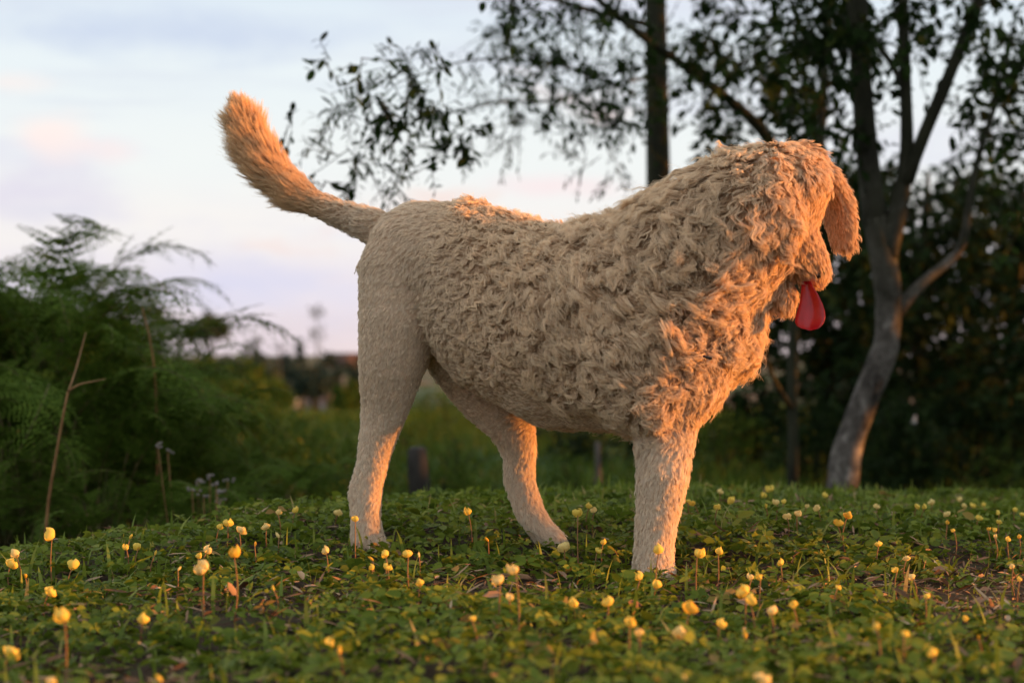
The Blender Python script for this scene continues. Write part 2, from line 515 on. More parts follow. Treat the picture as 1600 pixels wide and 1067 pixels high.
def build_ground():
    def axis(lo, hi, fine, n):
        t = np.linspace(-1, 1, n)
        return t
    ys = np.concatenate([np.linspace(-60, -4, 12, endpoint=False), np.linspace(-4, 1.4, 20, endpoint=False), np.linspace(1.4, 7, 190, endpoint=False),
                         np.geomspace(7, 60, 70, endpoint=False), np.geomspace(60, 6000, 60)])
    xh = np.concatenate([np.linspace(0, 2.6, 85, endpoint=False), np.geomspace(2.6, 40, 45, endpoint=False), np.geomspace(40, 3000, 22)])
    xs = np.concatenate([-xh[:0:-1], xh])
    X, Y = np.meshgrid(xs, ys)
    Z = ground_z(X, Y)
    n, m = X.shape
    v = np.stack([X, Y, Z], -1).reshape(-1, 3)
    i = np.arange(n - 1)[:, None] * m; j = np.arange(m - 1)[None, :]
    q = np.stack([i + j, i + j + 1, i + m + j + 1, i + m + j], -1).reshape(-1, 4)
    me = mesh_np('ground', v, [q], None, True)
    mt, nt, out = new_mat('soil_and_meadow')
    soil = cramp(nt, [(.3, (.022, .014, .009)), (.5, (.05, .032, .02)), (.62, (.03, .04, .013)), (.8, (.09, .06, .04))], tnoise(nt, 45, 6, .65))
    mead = cramp(nt, [(.3, (.02, .045, .012)), (.5, (.045, .085, .02)), (.7, (.075, .12, .03)), (.85, (.13, .11, .045))], tnoise(nt, .9, 7, .65))
    farc = cramp(nt, [(.32, (.04, .065, .03)), (.5, (.07, .09, .04)), (.58, (.17, .10, .065)), (.72, (.2, .11, .07)), (.8, (.06, .08, .035))], tnoise(nt, .03, 5, .6))
    geo = nt.nodes.new('ShaderNodeTexCoord')
    sp = nt.nodes.new('ShaderNodeSeparateXYZ')
    nt.links.new(geo.outputs['Object'], sp.inputs[0])

    def mixr(a, b, lo, hi, ca, cb):
        mr = nt.nodes.new('ShaderNodeMapRange')
        mr.inputs[1].default_value = lo; mr.inputs[2].default_value = hi
        nt.links.new(sp.outputs[1], mr.inputs[0])
        mx = nt.nodes.new('ShaderNodeMix'); mx.data_type = 'RGBA'
        nt.links.new(mr.outputs[0], mx.inputs[0]); nt.links.new(ca, mx.inputs[6]); nt.links.new(cb, mx.inputs[7])
        return mx.outputs[2]
    c = mixr(None, None, 4.6, 6.0, soil, mead)
    c = mixr(None, None, 40, 120, c, farc)
    b = nt.nodes.new('ShaderNodeBsdfPrincipled')
    nt.links.new(c, b.inputs['Base Color'])
    b.inputs['Roughness'].default_value = .95
    b.inputs['Specular IOR Level'].default_value = .1
    bp = nt.nodes.new('ShaderNodeBump'); bp.inputs['Strength'].default_value = .6; bp.inputs['Distance'].default_value = .01
    nt.links.new(tnoise(nt, 70, 5, .7), bp.inputs['Height']); nt.links.new(bp.outputs[0], b.inputs['Normal'])
    nt.links.new(b.outputs[0], out.inputs[0])
    tag(obj('ground', me, mt), 'low earthy mound falling away to meadow and far fields', 'ground', kind='structure')


build_ground()


# ------------------------------------------------------------------ leaves
def leaf_mesh(name, base, direc, nor, length, width, rnd, fold=0.18, droop=0.15, k=5):
    """one oval leaf per row: midrib fold, 7 verts, 2 five-sided halves"""
    base = np.asarray(base, float)
    d = direc / (np.linalg.norm(direc, axis=1)[:, None] + 1e-9)
    s = np.cross(d, nor); s /= np.linalg.norm(s, axis=1)[:, None] + 1e-9
    n = np.cross(s, d)
    L = np.asarray(length)[:, None]; Wd = np.asarray(width)[:, None]
    ww = Wd * .5
    mid = base + d * L * .5 - n * ww * fold
    tip = base + d * L - n * L * droop
    l1 = base + d * L * .3 + s * ww * .92 + n * ww * fold
    l2 = base + d * L * .68 + s * ww * .86 + n * (ww * fold - L * droop * .5)
    r1 = base + d * L * .3 - s * ww * .92 + n * ww * fold
    r2 = base + d * L * .68 - s * ww * .86 + n * (ww * fold - L * droop * .5)
    v = np.stack([base, mid, tip, l1, l2, r1, r2], 1).reshape(-1, 3)
    i = np.arange(len(base))[:, None] * 7
    f = np.concatenate([i + np.array([[0, 1, 2, 4, 3]]), i + np.array([[0, 5, 6, 2, 1]])])
    return mesh_np(name, v, [f], np.repeat(rnd, 7))


def unit(v):
    return v / (np.linalg.norm(v, axis=-1, keepdims=True) + 1e-9)


def in_view_wedge(x, y, mx=0.5):
    return np.abs(x) < y * 0.27 + mx


def bare(x, y):
    """0 where the clover is thick, towards 1 in brown trampled patches"""
    n = 0.5 + 0.5 * vnoise(x * 2.6 + 3, y * 2.6, 11) + .3 * vnoise(x * 7, y * 7, 12)
    right = smooth(0.12, 0.45, x) * smooth(3.5, 3.1, y) * smooth(2.15, 2.35, y)
    return np.clip(smooth(.62, 1.0, n) * .8 + right * smooth(.1, .6, n) * .9, 0, 1)


def build_clover():
    n = 47000
    y = 1.55 + (RNG.random(n)) * 4.0
    x = (RNG.random(n) * 2 - 1) * 2.1
    keep = in_view_wedge(x, y, .45) & (y < crest(x) + .55)
    keep &= RNG.random(n) > bare(x, y) * .92
    for qx, qy in ((.212, 2.86), (-.237, 3.12), (.045, 3.12)):          # trodden down round the paws
        keep &= ((x - qx) ** 2 + (y - qy) ** 2 > .045 ** 2) | (RNG.random(n) < .3)
    x, y = x[keep], y[keep]
    n = len(x)
    hgt = .004 + .030 * RNG.random(n) ** 1.2 * (1 - .5 * bare(x, y)) * (.7 + .5 * (vnoise(x * 6, y * 6, 21) + 1) / 2)
    z = ground_z(x, y) + hgt
    c = np.stack([x, y, z], -1)
    tilt = RNG.normal(0, .75, (n, 2))
    up = unit(np.stack([tilt[:, 0], tilt[:, 1], np.ones(n)], -1))
    az = RNG.random(n) * 6.283
    size = (.008 + .010 * RNG.random(n)) * np.where(RNG.random(n) < .12, 1.5, 1)
    bs, ds, ns, ls, ws, rr = [], [], [], [], [], []
    r0 = np.clip(RNG.normal(.45, .22, n) + .15 * vnoise(x * 3, y * 3, 31), 0, 1)
    for k in range(4):
        a = az + [0.45, 1.35, 3.6, 5.1][k] + RNG.normal(0, .2, n)
        dv = np.stack([np.cos(a), np.sin(a), RNG.normal(.12, .3, n)], -1)
        dv = unit(dv - up * (dv * up).sum(1)[:, None] * .7)
        lk = size * (.85 + .4 * RNG.random(n))
        bs.append(c + dv * .002); ds.append(dv); ns.append(unit(up + RNG.normal(0, .2, (n, 3)))); ls.append(lk); ws.append(lk * (.42 + .32 * RNG.random(n)))
        rr.append(np.clip(r0 + RNG.normal(0, .08, n), 0, 1))
    me = leaf_mesh('clover', np.concatenate(bs), np.concatenate(ds), np.concatenate(ns), np.concatenate(ls), np.concatenate(ws), np.concatenate(rr))
    tag(obj('clover_carpet', me, M['clover']), 'low green clover-like ground cover carpeting the mound', 'ground cover', kind='stuff')


def blades(name, x, y, L, wid, lean, rnd, seg=3, zoff=0.0):
    n = len(x)
    az = RNG.random(n) * 6.283
    dirv = np.stack([np.cos(az), np.sin(az)], -1)
    side = np.stack([-dirv[:, 1], dirv[:, 0], np.zeros(n)], -1)
    base = np.stack([x, y, ground_z(x, y) + zoff], -1)
    V = []
    for k in range(seg + 1):
        t = k / seg
        off = lean * L * t * t
        p = base + np.stack([dirv[:, 0] * off, dirv[:, 1] * off, L * t * (1 - .35 * np.clip(lean, 0, 1.2) * t)], -1)
        w = wid * (1 - t ** 1.5) * .5 * (.6 + .8 * min(t * 2, 1)) + .0002
        V += [p - side * w[:, None], p + side * w[:, None]]
    m = 2 * (seg + 1)
    v = np.stack(V, 1).reshape(-1, 3)
    i = np.arange(n)[:, None] * m
    f = np.concatenate([i + np.array([[2 * k, 2 * k + 1, 2 * k + 3, 2 * k + 2]]) for k in range(seg)])
    return mesh_np(name, v, [f], np.repeat(rnd, m))


def build_grass():
    n = 42000
    y = 1.6 + RNG.random(n) * 3.8; x = (RNG.random(n) * 2 - 1) * 2.1
    edge = smooth(.9, .1, crest(x) - y)
    keep = in_view_wedge(x, y, .45) & (y < crest(x) + .5) & (RNG.random(n) < .24 + .7 * edge * (x > -.1))
    x, y = x[keep], y[keep]
    e = smooth(.9, .1, crest(x) - y) * (x > 0)
    n = len(x)
    L = (.014 + .046 * RNG.random(n) ** 2.4) * (1 + .1 * e)
    # a few taller blades that stand out against the dark background
    tall = [(45, 905, .085), (132, 905, .06), (172, 895, .075), (190, 888, .07), (318, 850, .05), (655, 790, .05), (667, 786, .06), (690, 788, .055), (700, 790, .06),
            (905, 800, .06), (930, 795, .055), (942, 792, .06), (870, 800, .05), (965, 935, .06), (1125, 1000, .09), (1310, 1040, .07), (1390, 1020, .06), (1495, 1060, .07),
            (880, 1055, .05), (262, 960, .07), (290, 1000, .06), (440, 1010, .06), (735, 985, .05), (985, 880, .05), (30, 900, .07)]
    tx, ty, tl = [], [], []
    for px, row, l in tall:
        p = ground_at_row(px, row)
        tx.append(p[0]); ty.append(p[1]); tl.append(l)
    x = np.concatenate([x, tx]); y = np.concatenate([y, ty]); L = np.concatenate([L, tl])
    n = len(x)
    me = blades('grass', x, y, L, .0022 + .0028 * RNG.random(n) + (L > .049) * .002, np.abs(RNG.normal(.35, .3, n)), np.clip(RNG.normal(.5, .25, n), 0, 1))
    tag(obj('grass', me, M['grass']), 'thin green grass blades growing through the clover', 'grass', kind='stuff')
    # brown mown clippings, dry stalks and bits of twig lying between the leaves
    n = 60000
    y = 1.6 + RNG.random(n) * 3.6; x = (RNG.random(n) * 2 - 1) * 2.0
    keep = in_view_wedge(x, y, .4) & (y < crest(x) + .3) & (RNG.random(n) < .3 + .7 * bare(x, y))
    x, y = x[keep], y[keep]; n = len(x)
    a = RNG.random(n) * 6.283
    d = np.stack([np.cos(a), np.sin(a), RNG.normal(.1, .3, n)], -1)
    b = np.stack([x, y, ground_z(x, y) + .003 + .022 * RNG.random(n)], -1)
    L = .008 + .03 * RNG.random(n) ** 2
    me = leaf_mesh('litter', b, d, unit(RNG.normal(0, .6, (n, 3)) + [0, 0, 1]), L, np.clip(L * .13, .0012, .0035) * (1 + 2.0 * (RNG.random(n) < .12)), RNG.random(n), .3, .1)
    tag(obj('dry_litter', me, M['litter']), 'brown dry clippings and stalk bits scattered between the clover', 'litter', kind='stuff')


build_clover()
build_grass()

# rough meadow grass beyond the mound
def build_meadow():
    n = 60000
    y = 4.6 + (RNG.random(n) ** 1.6) * 26
    x = (RNG.random(n) * 2 - 1) * (y * .36 + 1.0)
    keep = (y > crest(x) + .4)
    x, y = x[keep], y[keep]; n = len(x)
    L = (.05 + .11 * RNG.random(n)) * (1 + y * .03) * (.7 + .5 * vnoise(x * .8, y * .8, 41))
    L = np.clip(L, .03, .4)
    me = blades('meadow', x, y, L, (.006 + .004 * RNG.random(n)) * (1 + y * .05), np.abs(RNG.normal(.4, .3, n)), np.clip(RNG.normal(.45, .25, n) + .2 * vnoise(x * .5, y * .5, 42), 0, 1), 2)
    tag(obj('meadow_grass', me, M['meadow']), 'rough green meadow grass beyond the mound', 'grass', kind='stuff')


build_meadow()

# ------------------------------------------------------------------ dog


def DD(px):
    """distance of the dog's body axis from the camera, by photo column (the dog is turned towards the camera)"""
    return 2.95 + (1060 - px) / 1000 * 0.56


DOG_LOC = np.array([-0.02, 3.05, 0.02])


def chain(mb, nodes, step=.35):
    """nodes: (px,py,distance,r_px,r_depth_in_m or None); dense ellipsoids between"""
    nodes = [(*n[:4], (n[4] if len(n) > 4 and n[4] else n[3] / FPX * n[2])) for n in nodes]
    pts = []
    for a, b in zip(nodes[:-1], nodes[1:]):
        a, b = np.array(a, float), np.array(b, float)
        k = max(2, int(np.hypot(*(b - a)[:2]) / (step * min(a[3], b[3])) + 1))
        for t in np.arange(k) / k:
            pts.append(a * (1 - t) + b * t)
    pts.append(np.array(nodes[-1], float))
    for px, py, d, r, rd in pts:
        rr = r / FPX * d
        mb.ellipsoid(P(px, py, d), (rr, rd, rr))


def build_body():
    mb = MB()
    # trunk
    chain(mb, [(632, 415, DD(632), 62, .085), (660, 405, DD(660), 88, .105), (725, 425, DD(725), 107, .115), (800, 488, DD(800), 138, .12), (890, 520, DD(890), 155, .13), (985, 512, DD(985), 165, .135),
               (1045, 485, DD(1045), 150, .13), (1085, 425, DD(1085), 125, .115), (1130, 375, DD(1130), 108, .1), (1170, 335, DD(1170), 92, .09)])
    # brisket down to the front legs, and front of the neck
    chain(mb, [(1045, 540, 2.93, 110, .11), (1070, 590, 2.93, 62, .09), (1050, 640, 2.93, 46, .075)])
    chain(mb, [(1110, 420, 2.93, 80, .09), (1108, 520, 2.92, 58, .085), (1080, 600, 2.92, 42, .075)])
    chain(mb, [(1000, 560, 2.945, 110, .125), (1012, 612, 2.93, 66, .105), (1020, 640, 2.925, 42, .09)])
    chain(mb, [(1160, 420, 2.93, 56, .06), (1162, 480, 2.925, 30, .045), (1135, 530, 2.92, 40, .06)])
    # head
    hd = 2.93
    chain(mb, [(1178, 322, hd, 84, .085), (1212, 308, hd - .01, 80, .085), (1238, 296, hd - .02, 58, .072)])
    chain(mb, [(1205, 350, hd - .01, 72, .075), (1228, 372, hd - .02, 52, .055), (1256, 402, hd - .02, 34, .036), (1272, 422, hd - .01, 22, .03)])
    chain(mb, [(1165, 410, hd, 62, .06), (1198, 440, hd, 36, .035), (1226, 470, hd - .01, 17, .02)])
    # far ear hanging forward, flat
    chain(mb, [(1252, 252, hd + .03, 26, .026), (1284, 268, hd + .055, 17, .014)])
    for ox, od in ((-15, .030), (-5, .010), (5, -.010), (15, -.030)):
        chain(mb, [(1284 + ox, 268 + abs(ox) * .3, hd + .055 + od, 12, .011), (1305 + ox, 310, hd + .07 + od, 11, .009), (1313 + ox, 352, hd + .075 + od, 11, .009), (1318 + ox * .7, 388 - abs(ox) * .4, hd + .075 + od * .7, 10, .008)])
    # near ear lying on the side of the head
    chain(mb, [(1198, 262, hd - .085, 22, .02), (1212, 300, hd - .105, 27, .012), (1224, 350, hd - .11, 28, .011), (1230, 385, hd - .108, 17, .009)])
    # near hind leg
    n = -.075
    chain(mb, [(640, 430, DD(640) + n * .4, 80, .085), (628, 500, DD(620) + n * .8, 68, .075), (612, 570, DD(610) + n, 52, .055), (602, 635, DD(605) + n, 37, .038), (588, 695, DD(600) + n, 27, .03),
               (577, 752, DD(600) + n, 22, .026), (572, 805, DD(600) + n, 22, .026), (573, 842, DD(600) + n, 25, .03)])
    chain(mb, [(576, 715, DD(600) + n, 16, .018), (556, 768, DD(600) + n, 12, .014), (562, 802, DD(600) + n, 14, .016)])
    for k, (dx, dd) in enumerate([(-9, -.024), (7, -.026), (20, -.012), (22, .012)]):
        chain(mb, [(573 + dx * .6, 842, DD(600) + n + dd * .6, 13), (575 + dx, 852, DD(600) + n + dd, 11)])
    # far hind leg, stepped forward
    f = 3.17
    chain(mb, [(715, 500, DD(715) + .05, 85, .075), (765, 600, 3.18, 62, .055), (800, 662, f, 38, .04), (812, 705, f, 26, .03), (811, 748, f, 24, .026), (826, 795, f - .01, 22, .024), (846, 828, f - .02, 20, .026), (872, 844, f - .04, 13, .022)])
    # near front leg
    a = 2.88
    chain(mb, [(1045, 630, a + .04, 52, .05), (1038, 690, a + .015, 44, .04), (1035, 745, a, 40, .038), (1028, 800, a, 33, .034), (1022, 850, a, 30, .032), (1021, 888, a, 32, .036)])
    for dx, dd in [(-12, -.026), (6, -.032), (22, -.018), (24, .01)]:
        chain(mb, [(1020 + dx * .5, 890, a + dd * .6, 15), (1021 + dx, 898, a + dd, 12)])
    # far front leg, hidden behind the near one
    b = 3.04
    chain(mb, [(1046, 610, b - .04, 60, .055), (1034, 690, b, 36, .038), (1030, 760, b, 30, .033), (1022, 830, b, 25, .03), (1022, 872, b, 26, .033)])
    # tail
    t = DD(585)
    chain(mb, [(615, 372, t, 34, .035), (575, 350, t, 25), (540, 338, t + .01, 19), (500, 322, t + .02, 16), (460, 302, t + .03, 13), (425, 270, t + .04, 11), (398, 232, t + .05, 10), (380, 198, t + .06, 9), (372, 175, t + .06, 8)])
    me0 = mb.mesh('dog_form', True)
    tmp = bpy.data.objects.new('tmp', me0); COL.objects.link(tmp)
    r = tmp.modifiers.new('r', 'REMESH'); r.mode = 'VOXEL'; r.voxel_size = .0052; r.adaptivity = 0
    s = tmp.modifiers.new('s', 'SMOOTH'); s.factor = .5; s.iterations = 7
    dg = bpy.context.evaluated_depsgraph_get()
    me = bpy.data.meshes.new_from_object(tmp.evaluated_get(dg))
    bpy.data.objects.remove(tmp, do_unlink=True)
    bpy.data.meshes.remove(me0)
    me.name = 'body'
    me.polygons.foreach_set('use_smooth', np.ones(len(me.polygons), dtype=bool))
    return me


# fur look-up: photo column,row -> length mm, lock spacing mm, curl amplitude mm, curl wavelength mm, lift, comb right, comb up, clumping
FUR = np.array([
    (680, 325, 15, 6, 0.96, 22, 0.212, -1, -0.25, 0.3), (600, 370, 13, 6, 0.64, 25, 0.187, -0.8, -0.6, 0.28), (640, 430, 14, 6, 0.8, 25, 0.187, -0.7, -0.8, 0.3), (590, 470, 9, 5, 0.4, 25, 0.128, -0.3, -1, 0.22),
    (620, 540, 10, 5, 0.48, 25, 0.136, -0.35, -1, 0.22), (650, 570, 9, 5, 0.48, 25, 0.128, -0.2, -1, 0.22), (585, 700, 9, 5, 0.4, 25, 0.153, -0.15, -1, 0.25), (565, 765, 9, 5, 0.4, 25, 0.17, -0.1, -1, 0.25),
    (575, 830, 11, 5, 0.4, 25, 0.238, 0.05, -1, 0.28), (810, 700, 10, 5, 0.48, 25, 0.17, -0.1, -1, 0.25), (812, 750, 10, 5, 0.48, 25, 0.187, 0, -1, 0.25), (850, 830, 11, 5, 0.4, 25, 0.212, 0.5, -0.8, 0.28),
    (760, 330, 24, 9, 3, 22, 0.3, -1, -0.3, 0.7), (720, 400, 22, 9, 2.5, 24, 0.28, -1, -0.4, 0.65), (700, 500, 20, 9, 2.2, 26, 0.25, -1, -0.4, 0.65), (690, 590, 12, 6, 0.8, 26, 0.136, -0.8, -0.5, 0.28),
    (770, 470, 30, 11, 4.2, 26, 0.3, -1, -0.3, 0.78), (770, 570, 27, 10, 3.5, 26, 0.28, -1, -0.35, 0.74), (760, 640, 11, 6, 0.64, 26, 0.102, -1, -0.2, 0.28), (880, 685, 8, 5, 0.4, 26, 0.085, -1, -0.1, 0.22),
    (850, 660, 9, 5, 0.48, 26, 0.102, -1, -0.1, 0.22), (930, 680, 9, 5, 0.48, 26, 0.102, -1, -0.1, 0.22), (960, 700, 10, 6, 0.8, 26, 0.119, -0.8, -0.3, 0.28), (800, 640, 11, 6, 0.8, 26, 0.119, -1, -0.2, 0.28),
    (850, 400, 34, 11, 5, 25, 0.36, -0.95, -0.4, 0.8), (880, 500, 36, 12, 6, 24, 0.36, -0.9, -0.5, 0.84), (880, 600, 32, 11, 5, 24, 0.33, -0.9, -0.5, 0.8), (900, 360, 36, 11, 4.5, 30, 0.4, -1, -0.2, 0.75),
    (950, 345, 46, 13, 5, 34, 0.42, -0.95, -0.2, 0.78), (960, 430, 42, 13, 6, 26, 0.42, -0.7, -0.7, 0.84), (960, 540, 38, 12, 6.5, 20, 0.42, -0.7, -0.7, 0.87), (970, 630, 34, 12, 5, 22, 0.38, -0.6, -0.8, 0.82),
    (1030, 470, 44, 13, 7, 21, 0.5, -0.35, -0.9, 0.9), (1040, 560, 36, 12, 6, 20, 0.46, -0.3, -1, 0.88), (1020, 655, 28, 10, 3, 22, 0.4, -0.05, -1, 0.74), (1090, 450, 46, 16, 8.5, 20, 0.55, -0.05, -1, 0.92),
    (1085, 520, 38, 13, 7, 20, 0.48, -0.05, -1, 0.9), (1030, 300, 56, 15, 4.5, 44, 0.4, -0.8, -0.6, 0.8), (1090, 260, 56, 15, 4, 46, 0.4, -0.6, -0.8, 0.8), (1080, 350, 54, 15, 6, 32, 0.45, -0.3, -0.95, 0.85),
    (1140, 430, 42, 14, 7, 22, 0.5, 0.1, -1, 0.9), (1140, 520, 34, 12, 4, 26, 0.36, 0.1, -1, 0.8), (1115, 590, 24, 10, 2.5, 28, 0.28, 0, -1, 0.7), (1080, 650, 18, 8, 1.5, 28, 0.28, 0.1, -1, 0.6),
    (1150, 225, 36, 12, 4, 40, 0.36, -0.35, -1, 0.74), (1200, 225, 28, 11, 3, 40, 0.36, -0.1, -1, 0.7), (1250, 235, 22, 9, 2.5, 40, 0.34, 0.3, -1, 0.66), (1150, 320, 48, 14, 5, 36, 0.38, -0.2, -1, 0.8),
    (1205, 290, 32, 12, 3.5, 34, 0.36, 0.2, -1, 0.8), (1270, 270, 22, 9, 2, 40, 0.34, 0.6, -1, 0.7), (1220, 340, 34, 12, 3, 36, 0.34, 0.3, -1, 0.8), (1215, 400, 30, 11, 3, 34, 0.32, 0.25, -1, 0.8),
    (1245, 385, 15, 8, 1.2, 40, 0.25, 0.3, -1, 0.6), (1272, 400, 17, 8, 1, 40, 0.38, 0.5, -1, 0.6), (1190, 445, 26, 11, 3, 26, 0.34, 0.15, -1, 0.75), (1228, 470, 20, 8, 1.5, 40, 0.34, 0.2, -1, 0.55),
    (1040, 712, 13, 6, 0.8, 26, 0.221, -0.1, -1, 0.28), (1030, 780, 12, 6, 0.72, 26, 0.238, 0.1, -1, 0.26), (1020, 850, 11, 6, 0.56, 26, 0.238, 0, -1, 0.25), (1022, 895, 11, 6, 0.48, 26, 0.289, 0.2, -1, 0.25),
    (560, 345, 18, 8, 1.2, 36, 0.25, -1, 0.3, 0.6), (510, 325, 22, 9, 1.5, 40, 0.32, -1, 0.35, 0.6), (470, 305, 50, 9, 1.2, 60, 0.85, -0.9, 0.55, 0.12), (425, 270, 70, 9, 1.2, 70, 1, -0.7, 0.8, 0.1),
    (390, 215, 62, 9, 1.2, 70, 1, -0.35, 1, 0.1), (370, 175, 36, 9, 1.2, 70, 0.9, -0.1, 1, 0.1), (1294, 320, 7, 5, 0.6, 50, 0.2, 0.2, -1, 0.3), (1302, 365, 7, 5, 0.6, 50, 0.2, 0.2, -1, 0.3),
    (1326, 310, 17, 6, 1, 50, 0.5, 0.6, -0.7, 0.35), (1332, 370, 16, 6, 1, 50, 0.45, 0.4, -1, 0.35), (1318, 395, 15, 6, 1, 50, 0.4, 0.2, -1, 0.35), (1290, 260, 16, 7, 1, 50, 0.4, 0.7, -0.7, 0.45)], float)


def fur_params(px, py):
    d2 = (px[:, None] - FUR[None, :, 0]) ** 2 + (py[:, None] - FUR[None, :, 1]) ** 2
    w = 1 / (d2 + 120) ** 2.2
    w /= w.sum(1)[:, None]
    return w @ FUR[:, 2:]


def project(p):
    return 800 + FPX * p[:, 0] / p[:, 1], HOR + FPX * (ZC - p[:, 2]) / p[:, 1]


def hair_object(name, pos, rad, mat, parent, attrs):
    """pos (S,K,3) rad (S,K)"""
    S, K, _ = pos.shape
    hc = bpy.data.hair_curves.new(name)
    hc.add_curves([K] * S)
    hc.attributes['position'].data.foreach_set('vector', np.ascontiguousarray(pos, dtype=np.float32).ravel())
    ra = hc.attributes.get('radius') or hc.attributes.new('radius', 'FLOAT', 'POINT')
    ra.data.foreach_set('value', np.ascontiguousarray(rad, dtype=np.float32).ravel())
    for k, val in attrs.items():
        a = hc.attributes.new(k, 'FLOAT', 'CURVE')
        a.data.foreach_set('value', np.ascontiguousarray(val, dtype=np.float32))
    hc.materials.append(mat)
    o = bpy.data.objects.new(name, hc)
    COL.objects.link(o)
    o.parent = parent
    o.location = tuple(-DOG_LOC)
    return o


def build_fur(me, root):
    nv = len(me.vertices)
    co = np.empty(nv * 3, np.float32); me.vertices.foreach_get('co', co); co = co.reshape(-1, 3).astype(float)
    no = np.empty(nv * 3, np.float32); me.vertex_normals.foreach_get('vector', no); no = no.reshape(-1, 3).astype(float)
    me.calc_loop_triangles()
    nt = len(me.loop_triangles)
    tri = np.empty(nt * 3, np.int32); me.loop_triangles.foreach_get('vertices', tri); tri = tri.reshape(-1, 3)
    A = co[tri]
    area = .5 * np.linalg.norm(np.cross(A[:, 1] - A[:, 0], A[:, 2] - A[:, 0]), axis=1)
    tot = area.sum()
    prob = area / tot

    def sample(n):
        t = RNG.choice(nt, n, p=prob)
        u = RNG.random((n, 2)); flip = u.sum(1) > 1; u[flip] = 1 - u[flip]
        w = np.stack([1 - u.sum(1), u[:, 0], u[:, 1]], -1)
        return (co[tri[t]] * w[:, :, None]).sum(1), unit((no[tri[t]] * w[:, :, None]).sum(1))

    # --- lock roots: blue-noise with the spacing of the region
    cp, cn = sample(int(tot * 90000))
    px, py = project(cp)
    par = fur_params(px, py)
    sp = par[:, 1] * .001 * np.interp(par[:, 1], [6, 10, 14], [1.1, 1.2, 1.32])
    grid, keep, cell = {}, [], .026
    keys = np.floor(cp / cell).astype(int)
    for i in range(len(cp)):
        k = keys[i]; ok = True; p = cp[i]; r2 = (sp[i] * .72) ** 2
        for a in (-1, 0, 1):
            for b in (-1, 0, 1):
                for c in (-1, 0, 1):
                    for j in grid.get((k[0] + a, k[1] + b, k[2] + c), ()):
                        q = cp[j]
                        if (p[0] - q[0]) ** 2 + (p[1] - q[1]) ** 2 + (p[2] - q[2]) ** 2 < r2:
                            ok = False; break
                    if not ok: break
                if not ok: break
            if not ok: break
        if ok:
            grid.setdefault((k[0], k[1], k[2]), []).append(i); keep.append(i)
    cp, cn, par, px, py = cp[keep], cn[keep], par[keep], px[keep], py[keep]
    C = len(cp)
    kd = kdtree.KDTree(C)
    for i in range(C):
        kd.insert(cp[i], i)
    kd.balance()

    # --- guide of each lock
    K = 15
    Lc = par[:, 0] * .001 * np.clip(RNG.normal(1, .2, C), .55, 1.6)
    amp = par[:, 2] * .00138 * np.clip(RNG.normal(1, .3, C), .3, 1.8)
    lam = par[:, 3] * .001 * np.clip(RNG.normal(.86, .14, C), .55, 1.4)
    lift = par[:, 4] * np.clip(RNG.normal(1, .35, C), .3, 2.0) * .85
    tl0 = (px < 500) & (py < 345)
    lift[tl0] = par[tl0, 4] * np.clip(RNG.normal(.85, .08, tl0.sum()), .6, 1.1)
    Lc[tl0] = par[tl0, 0] * .001 * np.clip(RNG.normal(1, .08, tl0.sum()), .7, 1.2)
    ring = smooth(5.5, 8.0, par[:, 2])                    # 1 where the coat hangs in ringlets
    comb = np.stack([par[:, 5], np.zeros(C), par[:, 6]], -1)
    # swirls: turn the comb direction slowly over the coat, more where it is curly
    ang = (vnoise(px / 60, py / 60, 51) * .75 + vnoise(px / 26, py / 26, 52) * .65 + RNG.normal(0, .22, C)) * np.clip(par[:, 2] / 4, .2, 1)
    t = unit(comb - cn * (comb * cn).sum(1)[:, None])
    bvec = np.cross(cn, t)
    t = t * np.cos(ang)[:, None] + bvec * np.sin(ang)[:, None]
    bvec = np.cross(cn, t)
    s = np.linspace(0, 1, K)
    up = (lift[:, None] * 2.1 * (1 - s[None, :]) ** 1.4 + .03 - .12 * s[None, :] ** 2)
    tail = (px < 490) & (py < 345)
    up[tail] = (lift[tail][:, None] * (1.15 - .5 * s[None, :]))
    drc = unit(t[:, None, :] + cn[:, None, :] * up[:, :, None])
    g = np.concatenate([np.zeros((C, 1, 3)), np.cumsum((drc[:, :-1] + drc[:, 1:]) * .5, axis=1) / (K - 1)], 1) * Lc[:, None, None]
    ph = vnoise(px / 34, py / 34, 53) * 4.5 + RNG.normal(0, .7, C) + ring * RNG.random(C) * 6.283
    hand = np.where(RNG.random(C) < .5, 1, -1)
    th = ph[:, None] + 6.283 * (Lc / lam)[:, None] * s[None, :] * (.8 + .35 * s[None, :])
    env = np.clip(s * 1.8, 0, 1)[None, :] * amp[:, None]
    nc = (.30 + .45 * ring)[:, None]
    wave_b = env * np.sin(th)
    wave_n = env * nc * (hand[:, None] * np.cos(th) + .6)
    g = g + bvec[:, None, :] * wave_b[:, :, None] + cn[:, None, :] * wave_n[:, :, None]

    # --- strands: denser on the side that is seen and on the tail
    tc = A.mean(1); tpx, tpy = project(tc)
    tn = unit(np.cross(A[:, 1] - A[:, 0], A[:, 2] - A[:, 0]))
    dens = np.where(tn[:, 1] > .45, .45, 1.0)
    tl = (tpx < 500) & (tpy < 350)
    dens = np.where(tl, 3.2, dens)
    dens = np.where((tpy > 690) | ((tpx < 680) & (tpy > 400)), dens * 1.25, dens)
    prob2 = area * dens; share = prob2.sum() / tot; prob2 /= prob2.sum()
    S = int(tot * share * 500000)
    tt_ = RNG.choice(nt, S, p=prob2)
    uu = RNG.random((S, 2)); fl_ = uu.sum(1) > 1; uu[fl_] = 1 - uu[fl_]
    w3 = np.stack([1 - uu.sum(1), uu[:, 0], uu[:, 1]], -1)
    rp = (co[tri[tt_]] * w3[:, :, None]).sum(1)
    back = dens[tt_] < .6
